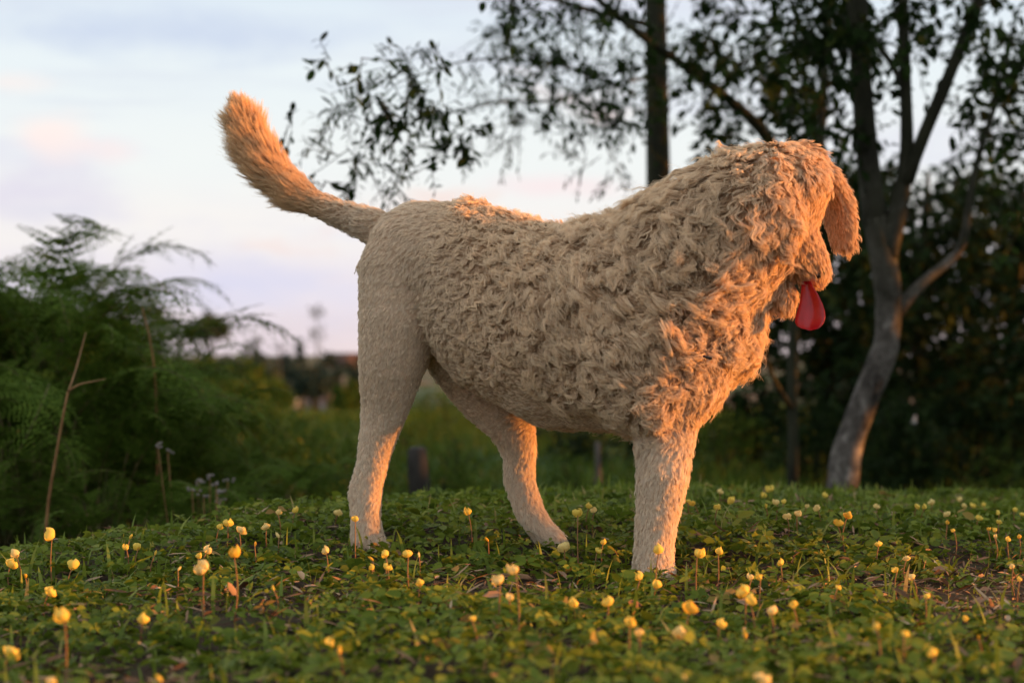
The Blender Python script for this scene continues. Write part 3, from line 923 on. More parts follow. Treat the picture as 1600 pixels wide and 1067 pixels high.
    # wisps: small pointed bundles that make up each lock
    Wn = S // 9
    wsel = RNG.choice(S, Wn, replace=False)
    wp = rp[wsel]
    wl = np.array([kd.find(p)[1] for p in wp])
    woff = wp - cp[wl]
    wpar = par[wl]
    wc = np.clip(wpar[:, 7] * .60 + RNG.normal(0, .12, Wn), .05, .85)
    wlen = np.clip(1.05 - np.abs(RNG.normal(0, .20, Wn)), .5, 1.05)
    stray = RNG.random(Wn) < .05
    wc[stray] *= .3
    wbv, wtv, wnv = bvec[wl], t[wl], cn[wl]
    wob = (woff * wbv).sum(1)[:, None] * wbv
    p_n = 1 - wc[:, None] * (1 - (1 - s[None, :]) ** 1.5)
    p_b = 1 - (wc * .75)[:, None] * (1 - (1 - s[None, :]) ** 2.0)
    u = s[None, :] * np.clip(wlen, 0, 1)[:, None] * (K - 1)
    i0 = np.clip(np.floor(u).astype(int), 0, K - 2); fr = u - i0
    ar = np.arange(Wn)[:, None]
    gm = g[wl]
    for q in np.nonzero((wp[:, 0] / wp[:, 1] * FPX + 800 < 520) & (wp[:, 2] > ZC + .1))[0]:     # the tail plume is brushed out, not in locks
        nn = kd.find_n(wp[q], 6)
        ww = np.array([1 / (a[2] + .004) for a in nn]); ww /= ww.sum()
        gm[q] = sum(w_ * g[a[1]] for w_, a in zip(ww, nn))
    for q in np.nonzero((RNG.random(Wn) < .18) & (wpar[:, 0] > 17))[0]:                            # wisps that bridge neighbouring locks
        nn = kd.find_n(wp[q], 3)
        ww = np.array([1 / (a[2] + .003) for a in nn]); ww /= ww.sum()
        gm[q] = sum(w_ * g[a[1]] for w_, a in zip(ww, nn))
    wg = gm[ar, i0] * (1 - fr)[:, :, None] + gm[ar, i0 + 1] * fr[:, :, None]
    wg = wg + (woff - wob)[:, None, :] * p_n[:, :, None] + wob[:, None, :] * p_b[:, :, None] - woff[:, None, :]
    # each wisp strays a little from its lock
    wa = (wpar[:, 2] * .001 * .26 + .0005) * np.clip(RNG.normal(1, .4, Wn), .2, 2) * np.where(stray, 1.6, 1)
    wph = RNG.random((Wn, 2)) * 6.283
    fq = (Lc[wl] / lam[wl] * 6.283 * (1.2 + .5 * RNG.random(Wn)))[:, None] * s[None, :]
    e2 = np.clip(s * 1.5, 0, 1)[None, :] * wa[:, None]
    wg = wg + wbv[:, None, :] * (e2 * (np.sin(fq + wph[:, :1]) - np.sin(wph[:, :1])))[:, :, None] + wnv[:, None, :] * (e2 * .8 * (np.cos(fq + wph[:, 1:]) - np.cos(wph[:, 1:])) + e2 * .3)[:, :, None]
    tiltw = RNG.normal(0, .05, (Wn, 2)) * smooth(8, 26, wpar[:, 0])[:, None] * np.where(stray, 2.2, 1)[:, None] * Lc[wl][:, None]
    wg = wg + (wbv * tiltw[:, :1])[:, None, :] * (s[None, :, None] ** 1.4) + (wnv * np.abs(tiltw[:, 1:]))[:, None, :] * (s[None, :, None] ** 1.2)
    kw = kdtree.KDTree(Wn)
    for i in range(Wn):
        kw.insert(wp[i], i)
    kw.balance()
    wi = np.array([kw.find(p)[1] for p in rp])
    off = rp - wp[wi]
    fly = RNG.random(S) < .06
    cl = np.clip(.08 + .82 * wpar[wi, 7] + RNG.normal(0, .1, S), .1, .95)
    cl[fly] *= .3
    prof = 1 - cl[:, None] * (1 - (1 - s[None, :]) ** 1.8)
    lenf = np.clip(1.03 - np.abs(RNG.normal(0, .14, S)), .5, 1.03)
    u = s[None, :] * np.clip(lenf, 0, 1)[:, None] * (K - 1)
    i0 = np.clip(np.floor(u).astype(int), 0, K - 2); fr = u - i0
    ar = np.arange(S)[:, None]
    gm = wg[wi]
    gg = gm[ar, i0] * (1 - fr)[:, :, None] + gm[ar, i0 + 1] * fr[:, :, None]
    pos = wp[wi][:, None, :] + gg + off[:, None, :] * prof[:, :, None]
    lsc = np.clip(wpar[wi, 0] / 35, .3, 1.2)
    fz = RNG.normal(0, 1, (S, 3)) * ((.0009 + .004 * fly) * lsc)[:, None]
    pos += fz[:, None, :] * (s[None, :, None] ** 1.3)
    ph2 = RNG.random((S, 3)) * 6.283
    fa = ((.0004 + .0016 * fly) * lsc)[:, None, None]
    pos += fa * np.sin(s[None, :, None] * 8 + ph2[:, None, :]) * s[None, :, None]
    short = wpar[wi, 0] < 17
    rad = (np.where(short, .00020, .00025) * np.where(back, 1.5, 1))[:, None] * (1 - .78 * s[None, :] ** 1.8)
    # natural colour differences of the coat: lock to lock, paler legs and rump, redder tail and ears
    lockv = RNG.normal(0, 1, C)[wl][wi] * .6 + RNG.normal(0, 1, Wn)[wi] * .8
    fp_x, fp_y = project(rp)
    is_tail = (fp_x < 556) & (fp_y < 400)
    is_head = (fp_x > 1150) & (fp_y < 500) & ~((fp_x < 1190) & (fp_y > 420))
    is_leg = ((fp_y > 640) & (fp_x < 720)) | ((fp_y > 690) & (fp_x < 920)) | (fp_y > 710)
    rest = ~(is_tail | is_head | is_leg)
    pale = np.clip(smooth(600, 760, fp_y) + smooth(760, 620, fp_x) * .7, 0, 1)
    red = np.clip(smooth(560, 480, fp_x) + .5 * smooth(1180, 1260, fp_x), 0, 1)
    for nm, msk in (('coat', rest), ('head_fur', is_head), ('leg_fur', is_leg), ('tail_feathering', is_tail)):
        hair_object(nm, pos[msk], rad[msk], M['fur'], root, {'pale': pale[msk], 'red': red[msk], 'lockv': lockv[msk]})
    print('fur: locks', C, 'strands', S, 'area', tot)


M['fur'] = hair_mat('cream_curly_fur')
M['skin'] = noisy_mat('dog_skin', [(.3, (.56, .4, .28)), (.7, (.66, .49, .35))], 40, .8, .2)


def simple_mat(name, col, rough=.4, spec=.5, sss=0):
    m, nt, out = new_mat(name)
    b = nt.nodes.new('ShaderNodeBsdfPrincipled')
    n = tnoise(nt, 60, 3)
    c = cramp(nt, [(.3, tuple(v * .8 for v in col)), (.7, col)], n)
    nt.links.new(c, b.inputs['Base Color'])
    b.inputs['Roughness'].default_value = rough
    b.inputs['Specular IOR Level'].default_value = spec
    if sss:
        b.inputs['Subsurface Weight'].default_value = sss
        b.inputs['Subsurface Radius'].default_value = (.01, .003, .002)
    nt.links.new(b.outputs[0], out.inputs[0])
    return m


def build_dog():
    root = empty('dog', tuple(DOG_LOC), 'curly cream dog standing on the mound, head lowered, tongue out', 'dog')
    me = build_body()
    body = obj('body', me, M['skin'], root, tuple(-DOG_LOC))
    build_fur(me, root)
    # tongue: a cupped flap hanging from the mouth
    d = 2.885
    rows = [(440, 1252, 1266), (451, 1252, 1272), (463, 1251, 1279), (476, 1249, 1285), (487, 1246, 1288.5), (497, 1243, 1289.5), (505, 1242, 1287.5), (511, 1245, 1283), (515, 1252, 1278), (516.5, 1260, 1270)]
    nu = 9
    top, bot = [], []
    for k, (y, x0, x1) in enumerate(rows):
        for j in range(nu):
            u = j / (nu - 1)
            cup = (abs(u - .55) * 2) ** 2
            dep = d - .003 * cup + .012 * (1 - k / 9) - .016 * (u - .5) - .010 * (k / 9) ** 3 + .004 * math.exp(-((u - .55) / .12) ** 2)
            p = P(x0 + (x1 - x0) * u, y - 1.5 * cup, dep)
            th = .0028 * (1 - .75 * cup) * (1 if k < 9 else .4)
            top.append(p + [0, -th, 0]); bot.append(p + [0, th, 0])
    v = np.array(top + bot); nr = len(rows); o2 = nr * nu
    i = np.arange(nr - 1)[:, None] * nu; j = np.arange(nu - 1)[None, :]
    q = np.stack([i + j, i + nu + j, i + nu + j + 1, i + j + 1], -1).reshape(-1, 4)
    rim = list(range(0, nr * nu, nu)) + list(range((nr - 1) * nu + 1, nr * nu)) + list(range((nr - 2) * nu + nu - 1, -1, -nu)) + list(range(nu - 2, 0, -1))
    rq = np.array([(rim[a], o2 + rim[a], o2 + rim[(a + 1) % len(rim)], rim[(a + 1) % len(rim)]) for a in range(len(rim))])
    tm = mesh_np('tongue', v, [q, q[:, ::-1] + o2, rq], None, True)
    obj('tongue', tm, simple_mat('wet_tongue', (.40, .010, .016), .34, .45), root, tuple(-DOG_LOC))
    mb = MB(); mb.ellipsoid(P(1279, 424, 2.905), (.012, .015, .011)); mb.ellipsoid(P(1277, 430, 2.893), (.006, .006, .006)); mb.ellipsoid(P(1279, 430, 2.915), (.006, .006, .006))
    obj('nose', mb.mesh('nose'), simple_mat('black_nose', (.012, .011, .011), .35), root, tuple(-DOG_LOC))
    for dd in (-.062, .045):
        mb = MB(); mb.ellipsoid(P(1256, 352, 2.91 + dd * .8), (.0085, .0085, .0085))
        obj('eye', mb.mesh('eye'), simple_mat('dark_eye', (.02, .012, .008), .12), root, tuple(-DOG_LOC))
    return root


build_dog()
# ------------------------------------------------------------------ fly on the chest
def build_fly():
    c = P(1105, 558, 2.755)
    root = empty('fly', tuple(c), 'small dark fly sitting on the orange-lit fur of the dog\'s chest', 'insect')
    dk = simple_mat('fly_black', (.02, .015, .013), .3)
    mb = MB(); mb.ellipsoid((0, 0, 0), (.0034, .0026, .0024)); mb.ellipsoid((.0042, 0, -.0016), (.0036, .0026, .0024))
    obj('body', mb.mesh('fly_body'), dk, root)
    mb = MB(); mb.ellipsoid((-.0042, 0, .0012), (.0022, .0026, .0022)); obj('head', mb.mesh('fly_head'), simple_mat('fly_head', (.06, .012, .01), .3), root)
    wm = simple_mat('fly_wing', (.3, .27, .24), .25)
    for s in (-1, 1):
        mb = MB(); mb.ellipsoid((.0048, s * .003 - .001, .0004), (.0056, .0022, .0004)); obj('wing', mb.mesh('fly_wing'), wm, root)
    mb = MB()
    for a in (-.002, 0, .002):
        for s in (-1, 1):
            mb.tube([(a, 0, 0), (a * 1.5, s * .003, .001), (a * 2, s * .004, -.004)], [.0003, .0002, .00015], 5)
    obj('legs', mb.mesh('fly_legs'), dk, root)


build_fly()

# ------------------------------------------------------------------ yellow flowers
# photo column,row of the bloom, row of the stem foot (0 = default), size in photo px, kind (f folded, o open, b bud)
FLOWERS = [
    (26, 863, 905, 18, 'f'), (15, 879, 915, 20, 'o'), (81, 834, 905, 24, 'f'), (112, 881, 925, 21, 'f'), (40, 898, 0, 11, 'b'), (75, 922, 960, 20, 'o'), (101, 958, 1060, 32, 'f'), (12, 1015, 0, 26, 'o'),
    (77, 1061, 0, 22, 'f'), (223, 966, 0, 20, 'f'), (198, 854, 890, 12, 'f'), (203, 838, 0, 10, 'b'), (216, 852, 0, 13, 'o'), (242, 864, 0, 8, 'b'), (322, 857, 0, 18, 'f'), (318, 884, 955, 25, 'o'), (366, 862, 955, 24, 'f'),
    (309, 867, 0, 12, 'f'), (342, 821, 850, 13, 'f'), (356, 816, 848, 16, 'o'), (374, 826, 0, 16, 'o'), (416, 822, 0, 13, 'o'), (434, 798, 832, 12, 'f'), (461, 796, 824, 13, 'f'), (436, 836, 0, 11, 'b'), (527, 800, 820, 13, 'o'),
    (510, 859, 895, 16, 'f'), (398, 850, 0, 8, 'b'), (428, 919, 0, 9, 'b'), (514, 1003, 0, 20, 'f'), (530, 1016, 0, 15, 'b'), (253, 1058, 0, 15, 'b'), (278, 888, 0, 8, 'b'),
    (555, 808, 880, 14, 'f'), (583, 872, 0, 10, 'b'), (603, 864, 915, 16, 'f'), (582, 885, 0, 12, 'f'), (603, 884, 0, 14, 'o'), (638, 863, 920, 16, 'o'), (655, 867, 0, 9, 'b'), (732, 798, 852, 16, 'f'), (763, 842, 0, 9, 'b'),
    (806, 887, 990, 22, 'f'), (781, 904, 975, 20, 'o'), (795, 929, 985, 16, 'f'), (737, 964, 1010, 12, 'f'), (882, 852, 890, 21, 'o'), (903, 799, 890, 17, 'o'), (920, 790, 825, 11, 'f'), (929, 795, 828, 11, 'o'),
    (933, 857, 0, 12, 'o'), (942, 846, 0, 12, 'f'), (1029, 858, 925, 20, 'f'), (1000, 899, 945, 17, 'f'), (1026, 909, 940, 20, 'f'), (1089, 862, 935, 20, 'f'), (897, 941, 970, 19, 'f'), (951, 938, 970, 20, 'o'),
    (984, 968, 1040, 22, 'f'), (1000, 984, 1040, 17, 'f'), (1060, 987, 1035, 22, 'o'), (1077, 946, 1010, 28, 'f'), (1072, 1057, 0, 12, 'b'), (657, 909, 0, 13, 'o'),
    (1122, 860, 915, 15, 'f'), (1220, 878, 0, 13, 'f'), (1174, 900, 0, 13, 'f'), (1188, 899, 950, 13, 'f'), (1165, 921, 985, 24, 'o'), (1173, 937, 990, 22, 'f'), (1205, 953, 1000, 19, 'f'), (1240, 943, 985, 15, 'f'), (1124, 972, 1015, 18, 'o'),
    (1185, 1059, 0, 28, 'o'), (1165, 992, 1015, 15, 'b'), (1124, 767, 0, 10, 'o'), (1145, 780, 0, 13, 'o'), (1121, 790, 0, 11, 'o'), (1205, 762, 0, 14, 'o'), (1193, 771, 0, 13, 'f'), (1215, 783, 0, 13, 'f'), (1225, 783, 0, 9, 'f'),
    (1197, 790, 0, 9, 'b'), (1230, 805, 0, 13, 'o'), (1245, 801, 835, 12, 'o'), (1260, 789, 0, 9, 'f'), (1278, 792, 822, 11, 'o'), (1290, 773, 0, 11, 'f'), (1309, 815, 845, 15, 'o'), (1323, 804, 850, 14, 'o'), (1369, 789, 0, 10, 'o'),
    (1373, 849, 880, 11, 'o'), (1416, 871, 900, 11, 'o'), (1402, 887, 0, 13, 'f'), (1427, 900, 930, 12, 'o'), (1446, 930, 965, 12, 'f'), (1370, 977, 1040, 14, 'f'), (1413, 988, 1035, 12, 'o'), (1459, 1018, 1067, 18, 'f'),
    (1509, 965, 990, 11, 'f'), (1583, 884, 920, 10, 'f'), (1593, 904, 945, 10, 'f'), (1529, 994, 0, 9, 'b'), (1431, 789, 0, 10, 'o'), (1445, 790, 0, 10, 'f'), (1457, 784, 0, 11, 'o'), (1502, 778, 0, 10, 'f'), (1506, 789, 0, 9, 'o'),
    (1518, 788, 0, 9, 'o'), (1536, 787, 0, 9, 'f'), (1483, 801, 0, 11, 'o'), (1480, 815, 0, 8, 'f'), (1491, 827, 0, 8, 'f'), (1529, 807, 0, 11, 'o'), (1543, 825, 0, 8, 'f'), (1556, 827, 0, 9, 'f'), (1560, 814, 0, 9, 'o'),
    (1554, 837, 0, 8, 'f'), (1574, 842, 0, 10, 'f'), (1593, 837, 0, 9, 'f'), (1561, 800, 0, 9, 'f'), (1584, 794, 0, 10, 'f'), (1596, 803, 0, 9, 'o'), (1308, 916, 0, 9, 'o'), (1085, 784, 0, 12, 'f'), (1074, 782, 0, 8, 'o')]


def petal_mesh(name, wid, hgt, cup, ang, nu=6, nv=6, ruffle=.13, seed=0):
    """rounded petal standing from the flower base, curved round it; unit height about 1"""
    v = []
    for j in range(nv):
        t = j / (nv - 1)
        prof = math.sin(math.pi * (0.12 + .80 * t)) ** .7
        for i in range(nu):
            u = i / (nu - 1) * 2 - 1
            a = ang + u * wid * (.35 + .65 * prof)
            r = .06 + cup * math.sin(math.pi * min(1, .15 + .75 * t)) * .5
            z = hgt * t * (1 - .10 * u * u) + ruffle * t * math.sin(3 * u + seed)
            w = 1 + t * (.22 * math.sin(4 * u + seed * 2) + .12 * math.sin(9 * u + seed + 4 * t))
            v.append((math.cos(a) * r * w, math.sin(a) * r * w, z))
    i = np.arange(nv - 1)[:, None] * nu; j = np.arange(nu - 1)[None, :]
    q = np.stack([i + j, i + j + 1, i + nu + j + 1, i + nu + j], -1).reshape(-1, 4)
    return mesh_np(name, np.array(v), [q], None, True)


def build_flowers():
    shapes = {}
    for s in range(3):
        shapes['f', s] = [('banner_petal', petal_mesh('banner', 1.5, .92, 1.0, 0, seed=s)), ('wing_petal', petal_mesh('wing', 1.1, .68, .75, 2.5, seed=s + 3)), ('wing_petal', petal_mesh('wing', 1.0, .74, .6, -2.2, seed=s + 5))]
        shapes['o', s] = [('banner_petal', petal_mesh('banner', 1.7, .85, 1.25, 0, seed=s + 1)), ('wing_petal', petal_mesh('wing', 1.1, .7, 1.0, 2.6, seed=s + 4)), ('wing_petal', petal_mesh('wing', 1.1, .66, 1.05, -2.4, seed=s + 6))]
        shapes['b', s] = [('banner_petal', petal_mesh('banner', 2.4, 1.15, .42, 0, seed=s)), ('wing_petal', petal_mesh('wing', 1.8, 1.0, .38, 2.9, seed=s + 2))]
    mats = [M['petal'], M['petal_pale'], M['petal_orange']]
    coloured = {}
    for key, ps in shapes.items():
        for mi, mt in enumerate(mats):
            lst = []
            for nm, me in ps:
                c = me.copy(); c.materials.append(mt); lst.append((nm, c))
            coloured[key + (mi,)] = lst
    rg = random.Random(5)
    look = {'f': 'folded', 'o': 'open', 'b': 'closed budding'}
    hue = ['yellow', 'pale yellow', 'orange-yellow']
    for k, (px, py, foot, size, kind) in enumerate(FLOWERS):
        far = py < 815 and px > 1060
        if not foot:
            foot = py + (24 if far else 34)
        b = ground_at_row(px + rg.uniform(-3, 5), foot)
        d = b[1]
        top = P(px, py + size * .35, d - rg.uniform(0, .01))
        if top[2] < b[2] + .012:
            top[2] = b[2] + .012
        mi = rg.choices([0, 1, 2], [6, 3 if kind != 'o' else 6, .6 if kind != 'b' else 3])[0]
        # which part of the mound it stands on
        if px > 1060 and py < 815:
            where = 'in the grass by the foot of the slender grey trunk' if px < 1400 else 'in the grass along the mound edge before the dark trees'
        elif px > 1290:
            where = 'in the thin grass ahead of the dog'
        elif px > 1095:
            where = 'over brown clippings just ahead of the dog\'s front paw'
        elif px > 975 and py < 920:
            where = 'touching the dog\'s front leg'
        elif px > 870 and py < 870:
            where = 'between the dog\'s far hind paw and front leg'
        elif px > 870:
            where = 'in clover in front of the dog\'s front paw'
        elif px > 690 and py < 870:
            where = 'under the dog\'s belly'
        elif px > 690:
            where = 'in clover in front of the dog\'s far hind paw'
        elif px > 540:
            where = 'in clover beside the dog\'s near hind paw'
        elif py < 870:
            where = 'on the mound edge behind which the ferns grow'
        else:
            where = 'in the blurred clover before the ferns'
        sl_ = foot - py
        how = 'tall-stalked ' if sl_ > 62 else ('low ' if sl_ < 30 and not far else '')
        nb = sum(1 for q in FLOWERS if q is not FLOWERS[k] and abs(q[0] - px) < 30 and abs(q[1] - py) < 30)
        how += 'clustered ' if nb > 1 else ('paired ' if nb else '')
        rt = empty('yellow_flower', tuple(b), '%s%s %s flower %s' % (how, look[kind], hue[mi], where), 'flower', 'yellow flowers on the mound')
        st = MB()
        bend = rg.uniform(-.006, .006)
        pts = []
        for t in np.linspace(0, 1, 6):
            p = (top - b) * t
            p = p + np.array([bend * math.sin(math.pi * t), 0, 0])
            pts.append(p)
        pts[0] = pts[0] - np.array([0, 0, .006])
        st.tube(pts, np.linspace(.0011, .0008, 6), 6)
        obj('stem', st.mesh('stem'), M['flower_stem'], rt)
        hgt = size / FPX * d * .84
        rz = rg.uniform(0, 6.28); tx = rg.uniform(-.8, .8); ty = rg.uniform(-.8, .8)
        for nm, me in coloured[(kind, rg.randrange(3), mi)]:
            o = obj(nm, me, None, rt, tuple(top - b))
            o.rotation_euler = (tx, ty, rz)
            o.scale = (hgt, hgt, hgt)


build_flowers()


# ------------------------------------------------------------------ foliage helpers
def twig_leaves(centres, radii, nt, leaf, width, per=9, tl=.16, droop=.3, rng=RNG, flat=.7):
    """leafy twigs round each centre -> leaf arrays and twig polylines"""
    B, D, N, Ls, Ws, R, T = [], [], [], [], [], [], []
    for c, r, n in zip(centres, radii, nt):
        for _ in range(n):
            st = c + unit(rng.normal(0, 1, 3)) * r * rng.random() ** .45 * np.array([1, flat, 1])
            dv = unit(unit(st - c + 1e-6) * .5 + rng.normal(0, .6, 3) + np.array([0, 0, -droop]))
            L = tl * (.5 + rng.random())
            m = max(3, int(per * (.6 + .8 * rng.random())))
            t = (np.arange(m) + .5) / m
            bend = rng.normal(0, .25, 3) + np.array([0, 0, -droop * .5])
            pts = st + dv * (t * L)[:, None] + bend * (t ** 2 * L * .6)[:, None]
            side = unit(np.cross(dv, rng.normal(0, 1, 3)))
            sg = np.where(np.arange(m) % 2, 1, -1)[:, None]
            ld = unit(dv * .7 + side * sg * .9 + rng.normal(0, .3, (m, 3)) + np.array([0, 0, -droop * .6]))
            B.append(pts); D.append(ld); N.append(unit(rng.normal(0, .55, (m, 3)) + np.array([0, -.2, 1])))
            ll = leaf * (.65 + .7 * rng.random(m)); Ls.append(ll); Ws.append(ll * width * (.8 + .4 * rng.random(m)))
            R.append(np.clip(rng.normal(.45, .22) + rng.normal(0, .15, m), 0, 1))
            T.append((st - dv * L * .15, pts[-1], L))
    return tuple(np.concatenate(a) for a in (B, D, N, Ls, Ws, R)) + (T,)


def crown_mesh(name, arrs, loc):
    B, D, N, Ls, Ws, R, T = arrs
    return leaf_mesh(name, B - loc, D, N, Ls, Ws, R, .12, .12)


def twig_mesh(name, T, loc, r=.0022):
    A = np.array([a for a, b, l in T]) - loc; Bq = np.array([b for a, b, l in T]) - loc
    n = len(A)
    t = unit(Bq - A); u = unit(np.cross(t, np.array([.3, .9, .2]))); w = np.cross(t, u)
    v = []
    for k in range(3):
        a = k * 2.094
        o = (u * math.cos(a) + w * math.sin(a)) * r
        v += [A + o, Bq + o * .4]
    v = np.stack(v, 1).reshape(-1, 3)
    i = np.arange(n)[:, None] * 6
    f = np.concatenate([i + np.array([[0, 1, 3, 2]]), i + np.array([[2, 3, 5, 4]]), i + np.array([[4, 5, 1, 0]])])
    return mesh_np(name, v, [f], None, True)


def spline(pts, n):
    pts = np.asarray(pts, float)
    t = np.concatenate([[0], np.cumsum(np.linalg.norm(np.diff(pts[:, :3], axis=0), axis=1))])
    tt = np.linspace(0, t[-1], n)
    out = np.stack([np.interp(tt, t, pts[:, k]) for k in range(pts.shape[1])], -1)
    for _ in range(max(1, n // 10)):
        out[1:-1] = .25 * out[:-2] + .5 * out[1:-1] + .25 * out[2:]
    return out


def limb(pts, loc, n=18, sides=9, seed=0, wob=.12):
    """pts rows: world x,y,z,radius"""
    s = spline(pts, n)
    mb = MB(); mb.tube(s[:, :3] - loc, s[:, 3], sides, wob, seed)
    return mb.mesh('limb')


def PR(px, py, d, rpx):
    p = P(px, py, d)
    return (p[0], p[1], p[2], rpx / FPX * d)


def foot(px, d):
    x = (px - 800) / FPX * d
    return np.array([x, d, float(ground_z(x, d))])


def boxes(rects, dens):
    """random cluster centres inside photo rectangles (x0,x1,y0,y1,dmin,dmax,count,radius_px)"""
    c, r = [], []
    for x0, x1, y0, y1, d0, d1, n, rp in rects:
        for _ in range(int(n * dens)):
            d = RNG.uniform(d0, d1)
            c.append(P(RNG.uniform(x0, x1), RNG.uniform(y0, y1), d)); r.append(rp / FPX * d * RNG.uniform(.6, 1.2))
    return c, r


def add_crown(root, loc, rects=(), spots=(), kind='broad', n=8, leaf=.042, width=.5, per=8, tl=.15, droop=.3, dens=1.0, name='crown'):
    c, r = boxes(rects, dens)
    for px, py, rp, d in spots:
        c.append(P(px, py, d)); r.append(rp / FPX * d)
    arr = twig_leaves(c, r, [n] * len(c), leaf, width, per, tl, droop)
    cr = obj(name, crown_mesh('crown', arr, loc), M[kind], root)
    tag(obj('twigs', twig_mesh('twigs', arr[6], loc), M['bark_dark'], cr), kind='stuff')
    return cr


# ------------------------------------------------------------------ trees behind the dog
def build_trees():
    # slender grey tree, bent trunk, forked above
    d = 6.4
    b = foot(1314, d)
    rt = empty('slender_tree', tuple(b), 'slender tree with bent pale grey trunk forking upwards at the mound edge', 'tree')
    obj('trunk', limb([(b[0], b[1], b[2] - .1, .056), PR(1316, 742, d, 25), PR(1330, 680, d, 22), PR(1358, 610, d, 21), PR(1386, 545, d, 21), PR(1391, 470, d, 21), PR(1379, 400, d, 21), PR(1368, 340, d, 20)], b, 40, 14, 1), M['bark_mossy'], rt)
    obj('branch', limb([PR(1369, 352, d, 20), PR(1356, 250, d, 17), PR(1345, 120, d, 17), PR(1340, 0, d, 16), PR(1332, -200, d, 13), PR(1325, -500, d, 8), PR(1310, -800, d, 3)], b, 24, 10, 2), M['bark_mossy'], rt)
    obj('branch', limb([PR(1385, 400, d, 18), PR(1402, 330, d, 16), PR(1418, 280, d - .05, 13), PR(1420, 220, d - .05, 10), PR(1413, 120, d - .05, 9), PR(1412, 0, d, 9), PR(1400, -300, d, 6), PR(1390, -500, d, 2)], b, 22, 9, 3), M['bark_mossy'], rt)
    obj('branch', limb([PR(1418, 285, d - .05, 11), PR(1440, 215, d - .1, 10), PR(1480, 130, d - .15, 10), PR(1530, 0, d - .2, 9), PR(1620, -220, d - .3, 6), PR(1660, -400, d - .3, 2)], b, 20, 9, 4), M['bark_mossy'], rt)
    obj('branch', limb([PR(1400, 490, d, 12), PR(1420, 462, d, 10), PR(1460, 425, d + .1, 8), PR(1508, 392, d + .15, 7), PR(1512, 320, d + .15, 6), PR(1530, 240, d + .2, 5), PR(1560, 150, d + .2, 4), PR(1585, 40, d + .2, 3)], b, 24, 8, 5), M['bark_mossy'], rt)
    obj('branch', limb([PR(1420, 150, d, 6), PR(1380, 75, d + .1, 5), PR(1300, 20, d + .3, 4), PR(1220, -40, d + .5, 2)], b, 12, 7, 6), M['bark_mossy'], rt)
    add_crown(rt, b, [(1210, 1340, -40, 120, 6.0, 7.0, 13, 40), (1340, 1600, -60, 130, 6.0, 7.2, 11, 40), (1500, 1640, 60, 330, 6.0, 7.4, 11, 42), (1330, 1440, 120, 330, 6.2, 7.4, 5, 36), (1150, 1700, -700, -60, 5.6, 7.6, 44, 90)],
              [(1260, 160, 30, 6.3), (1230, 215, 26, 6.3), (1325, 195, 22, 6.3)], 'broad', 7, .045, .5, 8, .15)

    # straight dark trunk with long low limb
    d = 9.0
    b = foot(1027, d)
    rt = empty('straight_tree', tuple(b), 'straight dark trunked tree with feathery leaves rising behind the dog\'s shoulder', 'tree')
    obj('trunk', limb([(b[0], d, b[2] - .1, .085), PR(1027, 600, d, 21), PR(1029, 280, d, 18.5), PR(1026, 120, d, 18), PR(1024, 0, d, 17), PR(1020, -500, d, 14), PR(1016, -1000, d, 7)], b, 30, 12, 7, .08), M['bark_dark'], rt)
    obj('branch', limb([PR(1020, 120, d, 3.5), PR(950, 132, d - .4, 3), PR(860, 160, d - .9, 2.6), PR(780, 158, d - 1.8, 2), PR(700, 178, d - 2.6, 1.6), PR(640, 190, d - 3.2, 1.1), PR(590, 180, d - 3.4, 1)], b, 22, 7, 8), M['bark_dark'], rt)
    obj('branch', limb([PR(1020, 40, d, 6), PR(930, 20, d - .5, 5), PR(840, -10, d - 1, 4), PR(740, -60, d - 1.4, 2)], b, 14, 7, 9), M['bark_dark'], rt)
    obj('branch', limb([PR(990, 145, d - .2, 4), PR(900, 105, d - .8, 3), PR(800, 90, d - 1.3, 2), PR(720, 95, d - 2.4, 1.5), PR(620, 130, d - 3.3, 1)], b, 14, 6, 10), M['bark_dark'], rt)
    # fine feathery sprays
    add_crown(rt, b, [(760, 1010, -30, 190, 7.2, 9.0, 36, 40), (1040, 1200, 0, 190, 7.5, 9, 8, 40), (700, 1250, -800, -40, 7, 10, 40, 110)],
              [(552, 125, 34, 5.6), (585, 110, 34, 5.6), (625, 80, 26, 5.6), (650, 110, 26, 5.6), (575, 165, 30, 5.6), (545, 158, 26, 5.6), (520, 160, 18, 5.6), (605, 195, 30, 5.6), (640, 190, 26, 5.8), (660, 150, 22, 5.8), (540, 240, 26, 5.6),
               (575, 262, 20, 5.6), (555, 275, 14, 5.6), (610, 285, 20, 5.6), (640, 240, 12, 5.6), (668, 262, 12, 5.6), (690, 185, 26, 7), (730, 190, 26, 7), (770, 165, 30, 7.3), (800, 190, 26, 7.3), (830, 200, 26, 7.3), (740, 110, 22, 7.2), (770, 70, 30, 7.2),
               (915, 240, 26, 7.4), (945, 262, 22, 7.4), (968, 270, 12, 7.4), (800, 215, 14, 7.3)],
              'fine', 4, .034, .24, 9, .14, .3, name='feathery_crown')
    add_crown(rt, b, [(760, 1015, -30, 190, 6.4, 7.6, 62, 34), (530, 690, 60, 215, 5.2, 6.0, 5, 20)],
              [(715, 215, 17, 5.4), (722, 235, 14, 5.4), (738, 205, 14, 5.4), (700, 228, 8, 5.4), (622, 125, 22, 5.4), (640, 150, 16, 5.4), (605, 175, 14, 5.4), (575, 190, 7, 5.4), (680, 78, 7, 5.4), (800, 10, 14, 5.4), (795, 50, 10, 5.4),
               (450, 205, 12, 5.4), (513, 95, 9, 5.4), (507, 285, 7, 5.4), (965, 190, 14, 6.7), (1092, 195, 14, 6.7), (975, 195, 12, 6.7), (650, 175, 10, 5.4), (600, 165, 10, 5.4)],
              'broad', 3, .036, .46, 6, .09, .3, name='leafy_crown')

    # dark tree whose limb sweeps up across the sky
    d = 8.2
